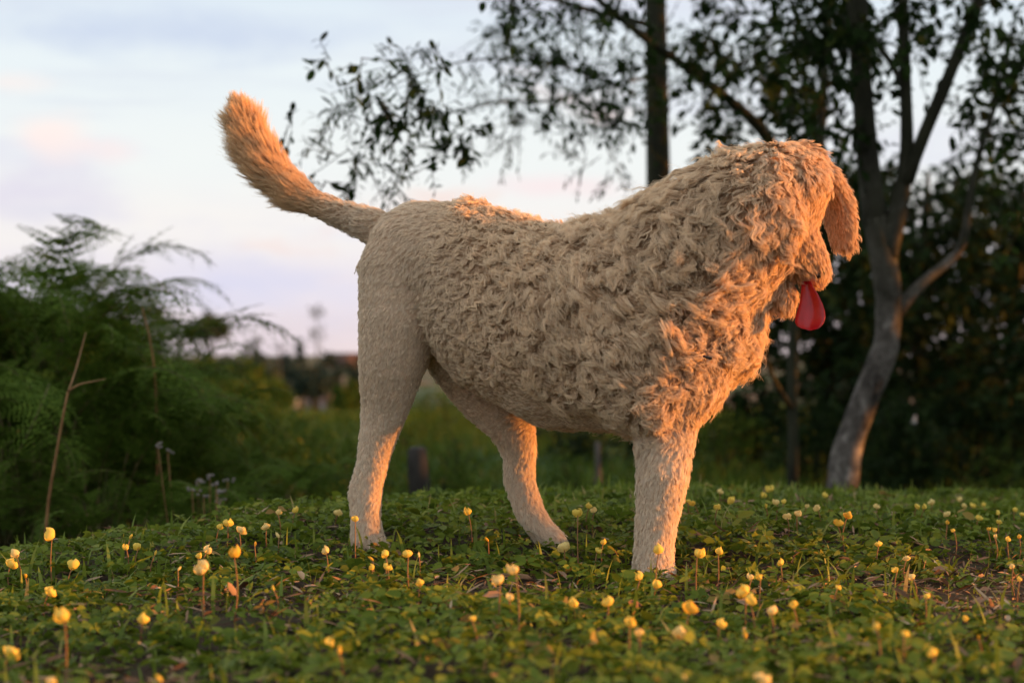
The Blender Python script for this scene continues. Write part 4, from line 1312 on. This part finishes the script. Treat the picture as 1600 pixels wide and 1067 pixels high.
    b = foot(1238, d)
    rt = empty('leaning_tree', tuple(b), 'dark tree behind the dog\'s head with a long limb sweeping up towards the straight trunk', 'tree')
    obj('trunk', limb([(b[0], d, b[2] - .1, .03), PR(1240, 700, d, 8), PR(1238, 620, d, 8), PR(1240, 500, d, 8.5), PR(1250, 400, d, 9), PR(1240, 310, d, 10)], b, 22, 10, 11), M['bark_dark'], rt)
    obj('branch', limb([PR(1242, 320, d, 12), PR(1215, 235, d - .1, 10), PR(1170, 180, d - .2, 9), PR(1090, 118, d - .3, 8), PR(1010, 62, d - .5, 7), PR(960, 22, d - .6, 5.5), PR(900, -30, d - .7, 4)], b, 24, 9, 12), M['bark_dark'], rt)
    obj('branch', limb([PR(1248, 400, d, 10), PR(1275, 300, d, 9), PR(1285, 180, d + .1, 8), PR(1290, 60, d + .2, 7), PR(1310, -150, d + .2, 4)], b, 18, 8, 13), M['bark_dark'], rt)
    obj('branch', limb([PR(1238, 640, d, 5), PR(1206, 590, d - .2, 4), PR(1186, 520, d - .3, 3), PR(1170, 460, d - .3, 2)], b, 10, 7, 14), M['bark_dark'], rt)
    add_crown(rt, b, [(1050, 1220, -20, 130, 7.2, 8.6, 12, 38), (1090, 1260, 90, 230, 7.4, 8.6, 12, 36), (1220, 1330, 0, 240, 7.8, 8.8, 14, 40), (1100, 1350, -500, -30, 7.5, 9, 22, 90)],
              [(1210, 170, 22, 7.6), (1235, 190, 20, 7.6), (1095, 60, 20, 7.6)], 'broad', 6, .048, .52, 7, .15)

    # dense dark trees that close the view on the right
    specs = [(1440, 11.5, [(1330, 1540, 300, 470, 10.5, 12.5, 30, 50), (1320, 1560, 470, 700, 10.5, 12.5, 34, 70)], 'dense dark tree behind the slender grey trunk', 21),
             (1590, 12.5, [(1500, 1700, 260, 470, 11.5, 13.5, 32, 52), (1480, 1740, 470, 720, 11.5, 13.5, 34, 70)], 'dense dark tree closing the view beyond the bare side branch', 22),
             (1290, 13.0, [(1170, 1380, 290, 470, 12, 14, 28, 52), (1160, 1400, 440, 690, 12, 14, 36, 75)], 'dense dark tree beyond the dog\'s muzzle', 23),
             (1700, 9.5, [(1640, 1900, 100, 740, 8.7, 10.4, 40, 90)], 'dark bushy tree at the far end of the mound edge', 24)]
    for px, d, rects, lab, seed in specs:
        b = foot(px, d)
        rt = empty('dense_tree', tuple(b), lab, 'tree', 'dark trees beyond the mound')
        obj('trunk', limb([(b[0], d, b[2] - .1, .075), PR(px + 6, 640, d, 16), PR(px - 8, 500, d, 13), PR(px + 4, 360, d, 8), PR(px + 10, 270, d, 3)], b, 18, 9, seed), M['bark_dark'], rt)
        for k, (dx, yy) in enumerate([(-70, 420), (75, 380), (-40, 300), (60, 300)]):
            obj('branch', limb([PR(px - 2, yy + 110, d, 6), PR(px + dx * .5, yy + 40, d + .2, 4.5), PR(px + dx, yy - 30, d + .3 * (-1) ** k, 2)], b, 9, 7, seed + k), M['bark_dark'], rt)
        add_crown(rt, b, rects, (), 'darkshrub', 11, .075, .5, 9, .24, .25)


build_trees()


# ------------------------------------------------------------------ shrubs
def shrub_proto(seed, mat, leaf, wid, n, per=9):
    """a bush about 1 m tall and wide in local space: stems + leaf clumps"""
    rg = np.random.default_rng(seed)
    cs, rs = [], []
    for _ in range(34):
        a = rg.random() * 6.283; r = .46 * rg.random() ** .6; z = .12 + .75 * rg.random() * (1 - .5 * (r / .46) ** 2)
        cs.append(np.array([math.cos(a) * r, math.sin(a) * r, z])); rs.append(.13 * (.7 + .6 * rg.random()))
    arr = twig_leaves(cs, rs, [n] * len(cs), leaf, wid, per, .17, .05, rg, 1.0)
    cr = leaf_mesh('foliage', arr[0], arr[1], arr[2], arr[3], arr[4], arr[5], .12, .12)
    cr.materials.append(mat)
    mb = MB()
    for k in range(7):
        c = cs[k * 4]
        mb.tube([(c[0] * .1, c[1] * .1, -.08), c * [.4, .4, .5], c], [.02, .013, .004], 6)
    st = mb.mesh('stems'); st.materials.append(M['bark_dark'])
    return cr, st


def build_shrubs():
    protos = {'g': [shrub_proto(s, M['shrub'], .05, .42, 6) for s in (1, 2, 3)], 'd': [shrub_proto(s, M['darkshrub'], .06, .45, 7) for s in (4, 5)], 's': [shrub_proto(s, M['shrub'], .028, .55, 9, 7) for s in (6, 7)]}
    rg = random.Random(3)
    # photo column, row of the top, distance, width in px, kind, label
    L = [(470, 640, 13, 170, 'g', 'broad green bush between the ferns and the dog\'s hind legs'), (560, 640, 11, 150, 's', 'small-leaved green bush behind the dog\'s near hind leg'),
         (640, 625, 14, 150, 'g', 'soft green bush beyond the weathered fence post'), (720, 640, 12, 160, 's', 'low green bush seen between the dog\'s hind legs'), (700, 600, 18, 190, 'g', 'taller green bush beyond the dog\'s belly'),
         (850, 660, 15, 170, 'd', 'dark bush under the dog\'s belly line'), (930, 655, 13, 150, 'd', 'dark bush beside the thin pale stake'), (1130, 620, 12, 150, 'g', 'green bush in front of the dog\'s chest'),
         (1180, 590, 12.5, 170, 'd', 'dark leafy bush below the dog\'s tongue'), (1270, 600, 10.5, 150, 'd', 'dark bush at the root of the leaning tree'), (1420, 600, 9.5, 190, 'd', 'dark bush directly behind the bent trunk'),
         (1510, 570, 10.5, 200, 'd', 'dark bush under the bare side branch'), (1590, 600, 9.5, 180, 'd', 'dark bush at the shady meadow corner'), (1500, 660, 15, 200, 'g', 'meadow bush between the dark trees'),
         (370, 578, 20, 130, 'g', 'rounded green bush rising behind the ferns'), (290, 590, 17, 170, 'g', 'green bush under the umbrella-crowned tree'), (540, 640, 22, 150, 's', 'hazy green bush in front of the white roof'), (430, 665, 9, 150, 's', 'leafy weed bush at the fern patch edge'),
         (200, 590, 12, 220, 'd', 'dark bush inside the fern patch'), (60, 560, 10, 260, 'd', 'large dark bush behind the tallest ferns'), (330, 690, 7.5, 190, 's', 'tangled low bush beneath the white weed flowers'), (1350, 690, 9, 120, 'd', 'low dark bush at the foot of the bent trunk'),
         (260, 640, 8.5, 190, 'g', 'green bush pushing out of the fern patch'), (345, 625, 10, 170, 's', 'small-leaved bush behind the spreading bracken'), (420, 615, 12, 170, 'g', 'green bush in front of the utility pole'), (500, 648, 9.5, 170, 'g', 'leafy bush just behind the dog\'s near hind leg'),
         (600, 655, 8.5, 150, 's', 'small-leaved bush hugging the weathered fence post'), (690, 660, 9, 150, 'g', 'green bush framed by the dog\'s hind legs'), (760, 680, 8, 140, 's', 'low bush by the dog\'s far hind leg'), (900, 690, 9, 150, 'g', 'low green bush right under the dog\'s chest'), (1160, 680, 8.5, 130, 's', 'low bush ahead of the dog\'s front leg'), (1560, 690, 9, 160, 's', 'low lit bush in the meadow corner'),
         (455, 640, 7.2, 170, 'g', 'leafy bush filling the gap between bracken and hind legs'), (560, 650, 7.0, 130, 'g', 'leafy bush beside the dog\'s hock'), (380, 640, 7.6, 180, 's', 'dense small-leaved bush at the end of the bracken'),
         (980, 640, 20, 170, 'g', 'distant green bush behind the dog\'s front leg'), (800, 620, 24, 220, 'g', 'distant rounded bush hidden mostly by the dog\'s belly')]
    for px, top, d, wpx, kind, lab in L:
        b = foot(px, d)
        h = (ZC - (top - HOR) / FPX * d) - b[2]
        w = wpx / FPX * d
        rt = empty('shrub', tuple(b), lab, 'bush', 'bushes beyond the mound')
        cr, st = rg.choice(protos[kind])
        rt.rotation_euler = (0, 0, rg.uniform(0, 6.28)); rt.scale = (w, w, max(h, .15) * 1.05)
        obj('foliage', cr, None, rt); obj('stems', st, None, rt)


build_shrubs()


# ------------------------------------------------------------------ bracken ferns
def frond_mesh(seed, pairs=17, dry=False):
    """bracken frond 1 m long along +X, arching down; returns rachis and leaflet meshes"""
    rg = np.random.default_rng(seed)
    t = np.linspace(0, 1, 24)
    arch = .55 + .2 * rg.random()
    ang = .25 + np.cumsum(np.full(24, -arch * 2.0 / 24)) * np.linspace(.2, 1.6, 24)
    seg = 1 / 23
    pts = np.zeros((24, 3))
    for i in range(1, 24):
        pts[i] = pts[i - 1] + seg * np.array([math.cos(ang[i]), .03 * math.sin(i * .4 + seed), math.sin(ang[i])])
    mb = MB(); mb.tube(pts, np.linspace(.0045, .0012, 24), 5)
    B, D, N, Ls, Ws, R = [], [], [], [], [], []
    tw = []
    for k in range(pairs):
        tt = .16 + .82 * k / pairs
        p = np.array([np.interp(tt, t, pts[:, a]) for a in range(3)])
        dv = unit(np.array([np.interp(min(tt + .03, 1), t, pts[:, a]) for a in range(3)]) - p)
        nrm = unit(np.cross(np.array([0, 1, 0]), dv)) * -1
        nrm = np.array([-dv[2], 0, dv[0]])
        ln = .34 * (1 - (tt - .16) / .86) ** .75 * (.6 + .6 * rg.random()) + .02
        for s in (-1, 1):
            pd = unit(np.array([0, s, 0]) * 1.0 + dv * .45 + nrm * rg.normal(-.1, .3) + rg.normal(0, .12, 3))
            q = max(5, int(ln / .018))
            u = (np.arange(q) + .4) / q
            pp = p + pd * (u * ln)[:, None] - np.array([0, 0, 1]) * (u ** 2 * ln * (.15 + .35 * rg.random()))[:, None]
            tw.append((p, pp[-1], ln))
            for s2 in (-1, 1):
                sd = unit(np.cross(nrm, pd)) * s2
                B.append(pp); D.append(unit(sd + pd * .35 + rg.normal(0, .12, (q, 3)))); N.append(np.tile(nrm, (q, 1)) + rg.normal(0, .2, (q, 3)))
                ll = .052 * (1 - .85 * u) * (ln / .3) ** .6 + .006
                Ls.append(ll); Ws.append(ll * .34); R.append(np.clip(rg.normal(.5, .15, q) + (.45 if dry else 0), 0, 1))
    lf = leaf_mesh('leaflets', *[np.concatenate(a) for a in (B, D, N, Ls, Ws, R)], .1, .1)
    lf.materials.append(M['fern'])
    tw = twig_mesh('veins', tw, np.zeros(3), .0009)
    tw.materials.append(M['stem_brown'])
    rc = mb.mesh('rachis'); rc.materials.append(M['stem_green'])
    return rc, lf


def build_ferns():
    fr = [frond_mesh(s, 15 + s % 4) for s in range(5)]
    rg = random.Random(11)
    stalk = []
    # photo column of the root, distance, row of the top, fronds, frond length, label
    L = [(10, 5.8, 350, 12, 'tallest bracken clump at the edge of the fern patch'), (95, 5.6, 365, 13, 'feathery bracken with light tips above the bare brown stalk'), (150, 5.8, 395, 11, 'arching bracken whose fronds reach over the far tree line'),
         (215, 6.2, 540, 7, 'slim bracken with a thin upright stalk before the red field'), (290, 6.4, 600, 7, 'bracken beneath the umbrella-crowned far tree'), (60, 5.2, 500, 8, 'dark bracken in the shade in front of the tallest clump'), (140, 5.0, 590, 8, 'low bracken beside the bare brown stalk'),
         (235, 5.2, 640, 8, 'low dense bracken above the white weed flowers'), (330, 5.8, 650, 8, 'spreading bracken at the inner end of the fern patch'), (400, 6.5, 660, 7, 'small bracken next to the leafy weed bush'), (-30, 5.0, 540, 8, 'shaded bracken half hidden by the clump beside it'),
         (0, 4.6, 690, 6, 'small pale bracken frond cluster low over the mound edge'), (190, 4.7, 700, 7, 'short bracken tucked behind the mound edge'), (310, 4.9, 710, 7, 'short bracken behind the paired yellow flowers'), (430, 5.4, 710, 7, 'short bracken nearest the dog\'s hind legs'), (90, 6.6, 390, 11, 'bracken rising behind the feathery light-tipped clump'), (-60, 5.6, 380, 9, 'tall bracken leaning into the fern patch from outside'), (40, 6.2, 370, 12, 'dense bracken between the two tallest clumps')]
    for k, (px, d, top, nf, lab) in enumerate(L):
        b = foot(px, d)
        H = (ZC - (top - HOR) / FPX * d) - b[2]
        rt = empty('fern', tuple(b), lab, 'fern', 'bracken ferns beside the mound')
        mb = MB()
        for i in range(int(nf * 2.1)):
            az = rg.uniform(0, 6.28) if i > 1 else rg.uniform(-.5, .5) + (0 if i else math.pi)
            h = H * rg.uniform(.4, .88) if i % 3 else H * rg.uniform(.68, .9)
            lean = rg.uniform(.05, .2)
            tip = np.array([math.cos(az) * lean * h, math.sin(az) * lean * h, h * .92])
            mb.tube(spline(np.array([(0, 0, -.05), tip * [.2, .2, .5], tip]), 8), np.linspace(.006, .0035, 8), 6)
            rc, lf = fr[rg.randrange(5)]
            sc = (.34 + .25 * rg.random()) * min(1.15, max(.6, H))
            f = obj('frond', rc, None, rt, tuple(tip))
            f.rotation_euler = (rg.uniform(-.5, .5), rg.uniform(-1.1, -.05), az)
            f.scale = (sc, sc, sc)
            obj('leaflets', lf, None, f)
        obj('stalks', mb.mesh('stalks'), M['stem_green'], rt)
    # bare brown stalk in front of the patch
    d = 4.15
    b = foot(66, d)
    rt = empty('dry_stalk', tuple(b), 'bare orange-brown fern stalk standing before the dark bracken', 'stalk')
    s = spline(np.array([(b[0], b[1], b[2] - .05, .004), PR(72, 800, d, 2.6), PR(86, 720, d, 2.4), PR(100, 640, d, 2.1), PR(106, 612, d, 1.9)]), 16)
    mb = MB(); mb.tube(s[:, :3] - b, s[:, 3], 7); obj('stem', mb.mesh('stem'), M['stem_brown'], rt)
    for pts in ([PR(106, 612, d, 1.8), PR(120, 601, d, 1.5), PR(140, 597, d + .05, 1.2), PR(165, 592, d + .1, .7)], [PR(106, 614, d, 1.6), PR(118, 580, d + .1, 1.4), PR(126, 550, d + .2, 1.1), PR(134, 520, d + .25, .7)]):
        s = spline(np.array(pts), 9); mb = MB(); mb.tube(s[:, :3] - b, s[:, 3], 6); obj('side_shoot', mb.mesh('shoot'), M['stem_brown'], rt)
    # thin stalk against the red field
    d = 5.0
    b = foot(243, d)
    rt = empty('dry_stalk', tuple(b), 'thin upright stalk with a drooping tip against the far red field', 'stalk')
    s = spline(np.array([(b[0], b[1], b[2] - .05, .004), PR(246, 700, d, 2), PR(243, 580, d, 1.7), PR(234, 520, d, 1.5), PR(222, 480, d, 1.2)]), 16)
    mb = MB(); mb.tube(s[:, :3] - b, s[:, 3], 6); obj('stem', mb.mesh('stem'), M['stem_brown'], rt)


build_ferns()


# ------------------------------------------------------------------ white weed flowers at the fern edge
def build_weed():
    d = 4.6
    b = foot(330, d)
    rt = empty('white_weed', tuple(b), 'weed with tiny white flower heads in the shade under the bracken', 'plant')
    wm = simple_mat('white_floret', (.24, .215, .2), .8, .1)
    rg = random.Random(4)
    for px, py in [(340, 770), (352, 766), (312, 750), (328, 745), (308, 752), (345, 780), (247, 697), (262, 705), (300, 765), (318, 772), (356, 752), (338, 755)]:
        t = P(px, py, d + rg.uniform(-.15, .15)) - b
        mb = MB(); mb.tube(spline(np.array([(t[0] * .3, t[1] * .3, 0), (t[0] * .8, t[1] * .7, t[2] * .6), tuple(t)]), 6), np.linspace(.002, .001, 6), 5)
        st = obj('stem', mb.mesh('stem'), M['stem_brown'], rt)
        mb = MB()
        for _ in range(5):
            o = np.array([rg.gauss(0, .006), rg.gauss(0, .006), rg.gauss(0, .004)])
            mb.ellipsoid(t + o, (.0035, .0035, .0028), 7, 5)
        obj('flower_head', mb.mesh('head'), wm, st)


build_weed()


# ------------------------------------------------------------------ posts
def build_posts():
    d = 6.6
    b = foot(657, d)
    rt = empty('fence_post', tuple(b), 'short dark weathered wooden post beside the dog\'s near hind leg', 'post')
    mb = MB()
    s = spline(np.array([(b[0], d, b[2] - .1, .040), PR(656, 770, d, 17), PR(653, 715, d, 17), PR(652, 702, d, 15)]), 10)
    mb.tube(s[:, :3] - b, s[:, 3], 12, .1, 3)
    obj('shaft', mb.mesh('shaft'), M['post'], rt)
    mb = MB(); mb.tube(np.array([PR(652, 703, d, 0)[:3], PR(652, 698, d, 0)[:3]]) - b, [.031, .022], 12, .1, 4)
    obj('worn_top', mb.mesh('top'), noisy_mat('worn_wood', [(.3, (.045, .042, .038)), (.7, (.09, .085, .078))], 30, .95, .4), rt)
    d = 8.0
    b = foot(936, d)
    rt = empty('fence_post', tuple(b), 'thin pale stake seen below the dog\'s belly', 'post')
    mb = MB(); s = spline(np.array([(b[0], d, b[2] - .1, .013), PR(935, 740, d, 5), PR(934, 690, d, 4.5)]), 8)
    mb.tube(s[:, :3] - b, s[:, 3], 8, .08, 5)
    obj('shaft', mb.mesh('shaft'), noisy_mat('pale_stake', [(.3, (.06, .055, .048)), (.7, (.13, .115, .1))], 30, .95, .4), rt)
    # scrap of white caught in the dark bush
    c = P(1429, 655, 8.8)
    mb = MB(); v = []
    n = 6
    rg = random.Random(8)
    for j in range(n):
        for i in range(n):
            u, w = i / (n - 1) - .5, j / (n - 1) - .5
            v.append((u * .022 * (1 - .5 * w) + .008 * w, rg.uniform(-.006, .006) + u * .02, w * .036))
    i = np.arange(n - 1)[:, None] * n; j = np.arange(n - 1)[None, :]
    q = np.stack([i + j, i + j + 1, i + n + j + 1, i + n + j], -1).reshape(-1, 4)
    o = obj('white_scrap', mesh_np('scrap', np.array(v), [q], None, True), simple_mat('white_plastic', (.7, .7, .72), .5), None, tuple(c))
    tag(o, 'small scrap of white caught in the dark bush near the bent trunk', 'scrap')


build_posts()


# ------------------------------------------------------------------ far landscape
def far_tree(px, base_row, top_row, d, wpx, lab, mat, kind, seed, name='far_tree'):
    x = (px - 800) / FPX * d
    b = np.array([x, d, float(ground_z(x, d))])
    topz = ZC - (top_row - HOR) / FPX * d
    H = topz - b[2]
    w = wpx / FPX * d
    rg = np.random.default_rng(seed)
    rt = empty(name, tuple(b), lab, 'tree', 'trees on the far land')
    mb = MB(); mb.tube([(0, 0, -.5), (w * .03, 0, H * .4), (0, 0, H * .93)], [w * .05 + .1, w * .035 + .07, .04], 7)
    obj('trunk', mb.mesh('trunk'), M['bark_dark'], rt)
    cs, rs = [], []
    for _ in range(46):
        if kind == 'umbrella':
            a, r = rg.random() * 6.283, rg.random() ** .5; z = H * (.80 + .2 * rg.random() * (1 - .6 * r)); rad = .46
        elif kind == 'cone':
            t = rg.random() ** .7; a, r = rg.random() * 6.283, rg.random() ** .5 * (1 - t * .95); z = H * (.12 + .88 * t); rad = .5
        elif kind == 'tufts':
            a, r = rg.random() * 6.283, rg.random() ** .5; z = H * (rg.choice([.985, .79]) + .03 * rg.normal()); rad = .5 if z > .9 * H else .42
        else:
            a, r = rg.random() * 6.283, rg.random() ** .5; z = H * (.45 + .55 * rg.random() * (1 - .45 * r * r)); rad = .48
        cs.append(np.array([math.cos(a) * r * rad * w, math.sin(a) * r * rad * w, z])); rs.append(w * .1)
    arr = twig_leaves(cs, rs, [9 if kind != 'tufts' else 2] * len(cs), w * (.10 if kind != 'tufts' else .16), .5 if kind != 'tufts' else .2, 7, w * .13, 0, rg, 1.0)
    me = leaf_mesh('crown', arr[0], arr[1], arr[2], arr[3], arr[4], arr[5])
    obj('crown', me, M[mat], rt)
    if kind in ('umbrella', 'round'):
        mb = MB()
        for k in range(6):
            c = cs[k]
            mb.tube([(0, 0, H * .45), c * [.5, .5, .85], c], [w * .03, w * .02, w * .008], 5)
        obj('limbs', mb.mesh('limbs'), M['bark_dark'], rt)


def build_far():
    far_tree(325, 575, 490, 160, 62, 'umbrella-crowned tree standing alone above the far bushes', 'far_leaf', 'umbrella', 1)
    far_tree(396, 575, 522, 170, 40, 'leaning ragged tree right of the umbrella-crowned one'.replace('right of', 'next to'), 'far_leaf', 'round', 2)
    far_tree(278, 575, 533, 190, 22, 'tiny round tree above the red field', 'far_leaf', 'round', 3)
    far_tree(245, 570, 520, 150, 36, 'dark round tree just above the thin stalk', 'far_dark', 'round', 4)
    far_tree(468, 612, 532, 210, 34, 'pointed dark conifer beside the tall slim palm-like tree', 'far_dark', 'cone', 5)
    far_tree(440, 612, 548, 200, 42, 'dark rounded tree next to the pointed conifer', 'far_dark', 'round', 6)
    far_tree(512, 612, 548, 200, 44, 'broad dark tree at the foot of the tall slim palm-like tree', 'far_dark', 'round', 7)
    far_tree(488, 615, 560, 190, 60, 'low dark tree clump above the white roof', 'far_dark', 'round', 8)
    far_tree(495, 610, 484, 205, 28, 'tall slim palm-like tree with two leaf tufts', 'far_leaf', 'tufts', 9, 'slim_palm')
    far_tree(556, 590, 548, 260, 34, 'small tree beside the brown hilltop building', 'far_dark', 'round', 10)
    far_tree(355, 590, 552, 150, 60, 'low green tree behind the fern patch end', 'far_leaf', 'round', 12)
    far_tree(415, 595, 556, 150, 50, 'low green tree under the leaning ragged one', 'far_leaf', 'round', 13)
    far_tree(180, 590, 535, 150, 70, 'spreading tree glimpsed through the bracken', 'far_leaf', 'round', 14)
    for k, (px, tr, d, w, lab) in enumerate([(300, 556, 120, 90, 'low rounded tree in the hedge line below the umbrella-crowned tree'), (375, 562, 110, 80, 'low rounded tree in the hedge line below the leaning ragged tree'), (545, 600, 130, 60, 'low tree in the valley by the dog\'s near hind leg'), (425, 590, 120, 60, 'low tree in the valley under the utility pole'), (230, 560, 110, 80, 'low tree in the hedge line behind the thin stalk'), (130, 555, 100, 90, 'low tree in the hedge line behind the bare brown stalk')]):
        far_tree(px, 600, tr, d, w, lab, 'shrub', 'round', 50 + k)

    def house(px, d, eave_row, ridge_row, wpx, lab, wallc, roofc, rot, cat='house', nwin=3, name='farmhouse'):
        x = (px - 800) / FPX * d
        gz = float(ground_z(x, d))
        rt = empty(name, (x, d, gz), lab, cat); rt.rotation_euler = (0, 0, rot)
        w = wpx / FPX * d; dep = w * .55
        e = ZC - (eave_row - HOR) / FPX * d - gz; r = ZC - (ridge_row - HOR) / FPX * d - gz
        mb = MB(); mb.box((-w / 2, -dep / 2, -1.0), (w / 2, dep / 2, e))
        mb.add([(-w / 2, -dep / 2, e), (-w / 2, dep / 2, e), (-w / 2, 0, r - .1), (w / 2, -dep / 2, e), (w / 2, dep / 2, e), (w / 2, 0, r - .1)], [np.array([(0, 2, 1), (3, 4, 5)])])
        obj('wall', mb.mesh('wall', False), noisy_mat(lab[:12], [(.3, tuple(c * .85 for c in wallc)), (.7, wallc)], .6, .9, 0), rt)
        o = w * .06
        mb = MB()
        for s in (-1, 1):
            v = [(-w / 2 - o, s * (dep / 2 + o), e - .15), (w / 2 + o, s * (dep / 2 + o), e - .15), (w / 2 + o, 0, r), (-w / 2 - o, 0, r)]
            v += [(a, b, c + .15) for a, b, c in v]
            mb.add(v, [np.array([(0, 1, 2, 3), (7, 6, 5, 4), (0, 4, 5, 1), (1, 5, 6, 2), (2, 6, 7, 3), (3, 7, 4, 0)])])
        obj('roof', mb.mesh('roof', False), noisy_mat(lab[:9] + 'roof', [(.3, tuple(c * .8 for c in roofc)), (.7, roofc)], 1.5, .7, 0), rt)
        gl = simple_mat('dark_pane', (.04, .045, .05), .2)
        for k in range(nwin):
            cx = -w / 2 + w * (k + .5) / nwin
            mb = MB(); mb.box((cx - w * .05, -dep / 2 - .04, e * .35), (cx + w * .05, -dep / 2 + .05, e * .75)); obj('window', mb.mesh('window', False), gl, rt)
        mb = MB(); mb.box((w * .2, -dep / 2 - .05, 0), (w * .27, -dep / 2 + .05, e * .7)); obj('door', mb.mesh('door', False), simple_mat('door', (.12, .07, .05), .6), rt)
    house(455, 270, 627, 614, 44, 'low shed with a pale metal roof in the valley', (.4, .38, .36), (.62, .62, .66), .15, 'shed', 2, 'shed')
    house(503, 262, 625, 611, 48, 'small house with reddish roof in the valley before the dark trees', (.3, .26, .24), (.26, .16, .14), -.25)
    house(540, 560, 566, 552, 44, 'brown building with a tiled roof on the far hilltop', (.12, .09, .075), (.09, .05, .035), .1, 'building', 4, 'hilltop_building')
    # utility pole
    d = 170
    x = (437 - 800) / FPX * d; gz = float(ground_z(x, d))
    rt = empty('utility_pole', (x, d, gz), 'thin wooden utility pole before the dark far trees', 'pole')
    top = ZC - (535 - HOR) / FPX * d - gz
    mb = MB(); mb.tube([(0, 0, -.5), (0, 0, top)], [.13, .09], 8); obj('shaft', mb.mesh('shaft'), M['post'], rt)
    mb = MB(); mb.box((-.8, -.06, top - .5), (.8, .06, top - .38)); obj('crossarm', mb.mesh('arm', False), M['post'], rt)
    # bare red-earth fields on the far slope
    fm = noisy_mat('red_earth', [(.3, (.10, .06, .042)), (.7, (.15, .09, .06))], .08, .95, .1)
    for k, (x0, x1, y0, y1, lab) in enumerate([(-108, -72, 380, 470, 'bare red-earth field on the far slope behind the thin stalk'), (-46, -22, 350, 420, 'bare red-earth field on the far slope near the dog\'s hind leg')]):
        xs = np.linspace(x0, x1, 14); ys = np.linspace(y0, y1, 16)
        X, Y = np.meshgrid(xs, ys); Z = ground_z(X, Y) + .5
        v = np.stack([X, Y, Z], -1).reshape(-1, 3); i = np.arange(15)[:, None] * 14; j = np.arange(13)[None, :]
        q = np.stack([i + j, i + j + 1, i + 15, i + 14], -1) if False else np.stack([i + j, i + j + 1, i + 14 + j + 1, i + 14 + j], -1)
        tag(obj('field', mesh_np('field', v, [q.reshape(-1, 4)], None, True), fm), lab, 'field', kind='structure')


build_far()


# ------------------------------------------------------------------ trees and bushes added out of view, sunward, to shade the background
def build_shade_side():
    n = np.array([math.sin(SUN_AZ), math.cos(SUN_AZ)]); sd = np.array([math.cos(SUN_AZ), -math.sin(SUN_AZ)])
    for k, (perp, along, h, w, lab) in enumerate([(3.75, 5.6, 1.9, 1.5, 'bushy tree added out of view for shade where the mound runs out'), (5.1, 5.2, 3.2, 2.0, 'tall bushy tree added for shade behind the one at the mound end'), (6.9, 5.4, 4.2, 2.6, 'tallest bushy tree added for shade along the mound side'),
                                         (9.2, 6.2, 4.6, 3.0, 'broad bushy tree added for shade at the back of the mound side'), (3.3, 7.4, 1.7, 1.2, 'head-high bush added for shade at the end of the mound-side row')]):
        clear = max(n[0] * q[0] + n[1] * q[1] for q in ((-.48, 3.35), (.5, 3.02), (.05, 3.25), (.25, 3.1)))   # the dog stands in the sun
        x, y = n * (clear + perp - 2.7) + sd * along
        z = float(ground_z(x, y))
        rt = empty('added_shade_tree', (x, y, z), lab, 'tree', 'trees added out of view for shade')
        rg = np.random.default_rng(60 + k)
        cs, rs = [], []
        for _ in range(60):
            a, r = rg.random() * 6.283, rg.random() ** .5
            cs.append(np.array([math.cos(a) * r * w * .5, math.sin(a) * r * w * .5, h * (.08 + .9 * rg.random() * (1 - .4 * r * r))])); rs.append(w * .13)
        arr = twig_leaves(cs, rs, [10] * 60, .12, .5, 8, .32, .1, rg, 1.0)
        obj('crown', leaf_mesh('crown', *arr[:6]), M['darkshrub'], rt)
        mb = MB(); mb.tube([(0, 0, -.1), (.05, 0, h * .4), (0, .05, h * .9)], [.09, .06, .015], 9); obj('trunk', mb.mesh('trunk'), M['bark_dark'], rt)


build_shade_side()
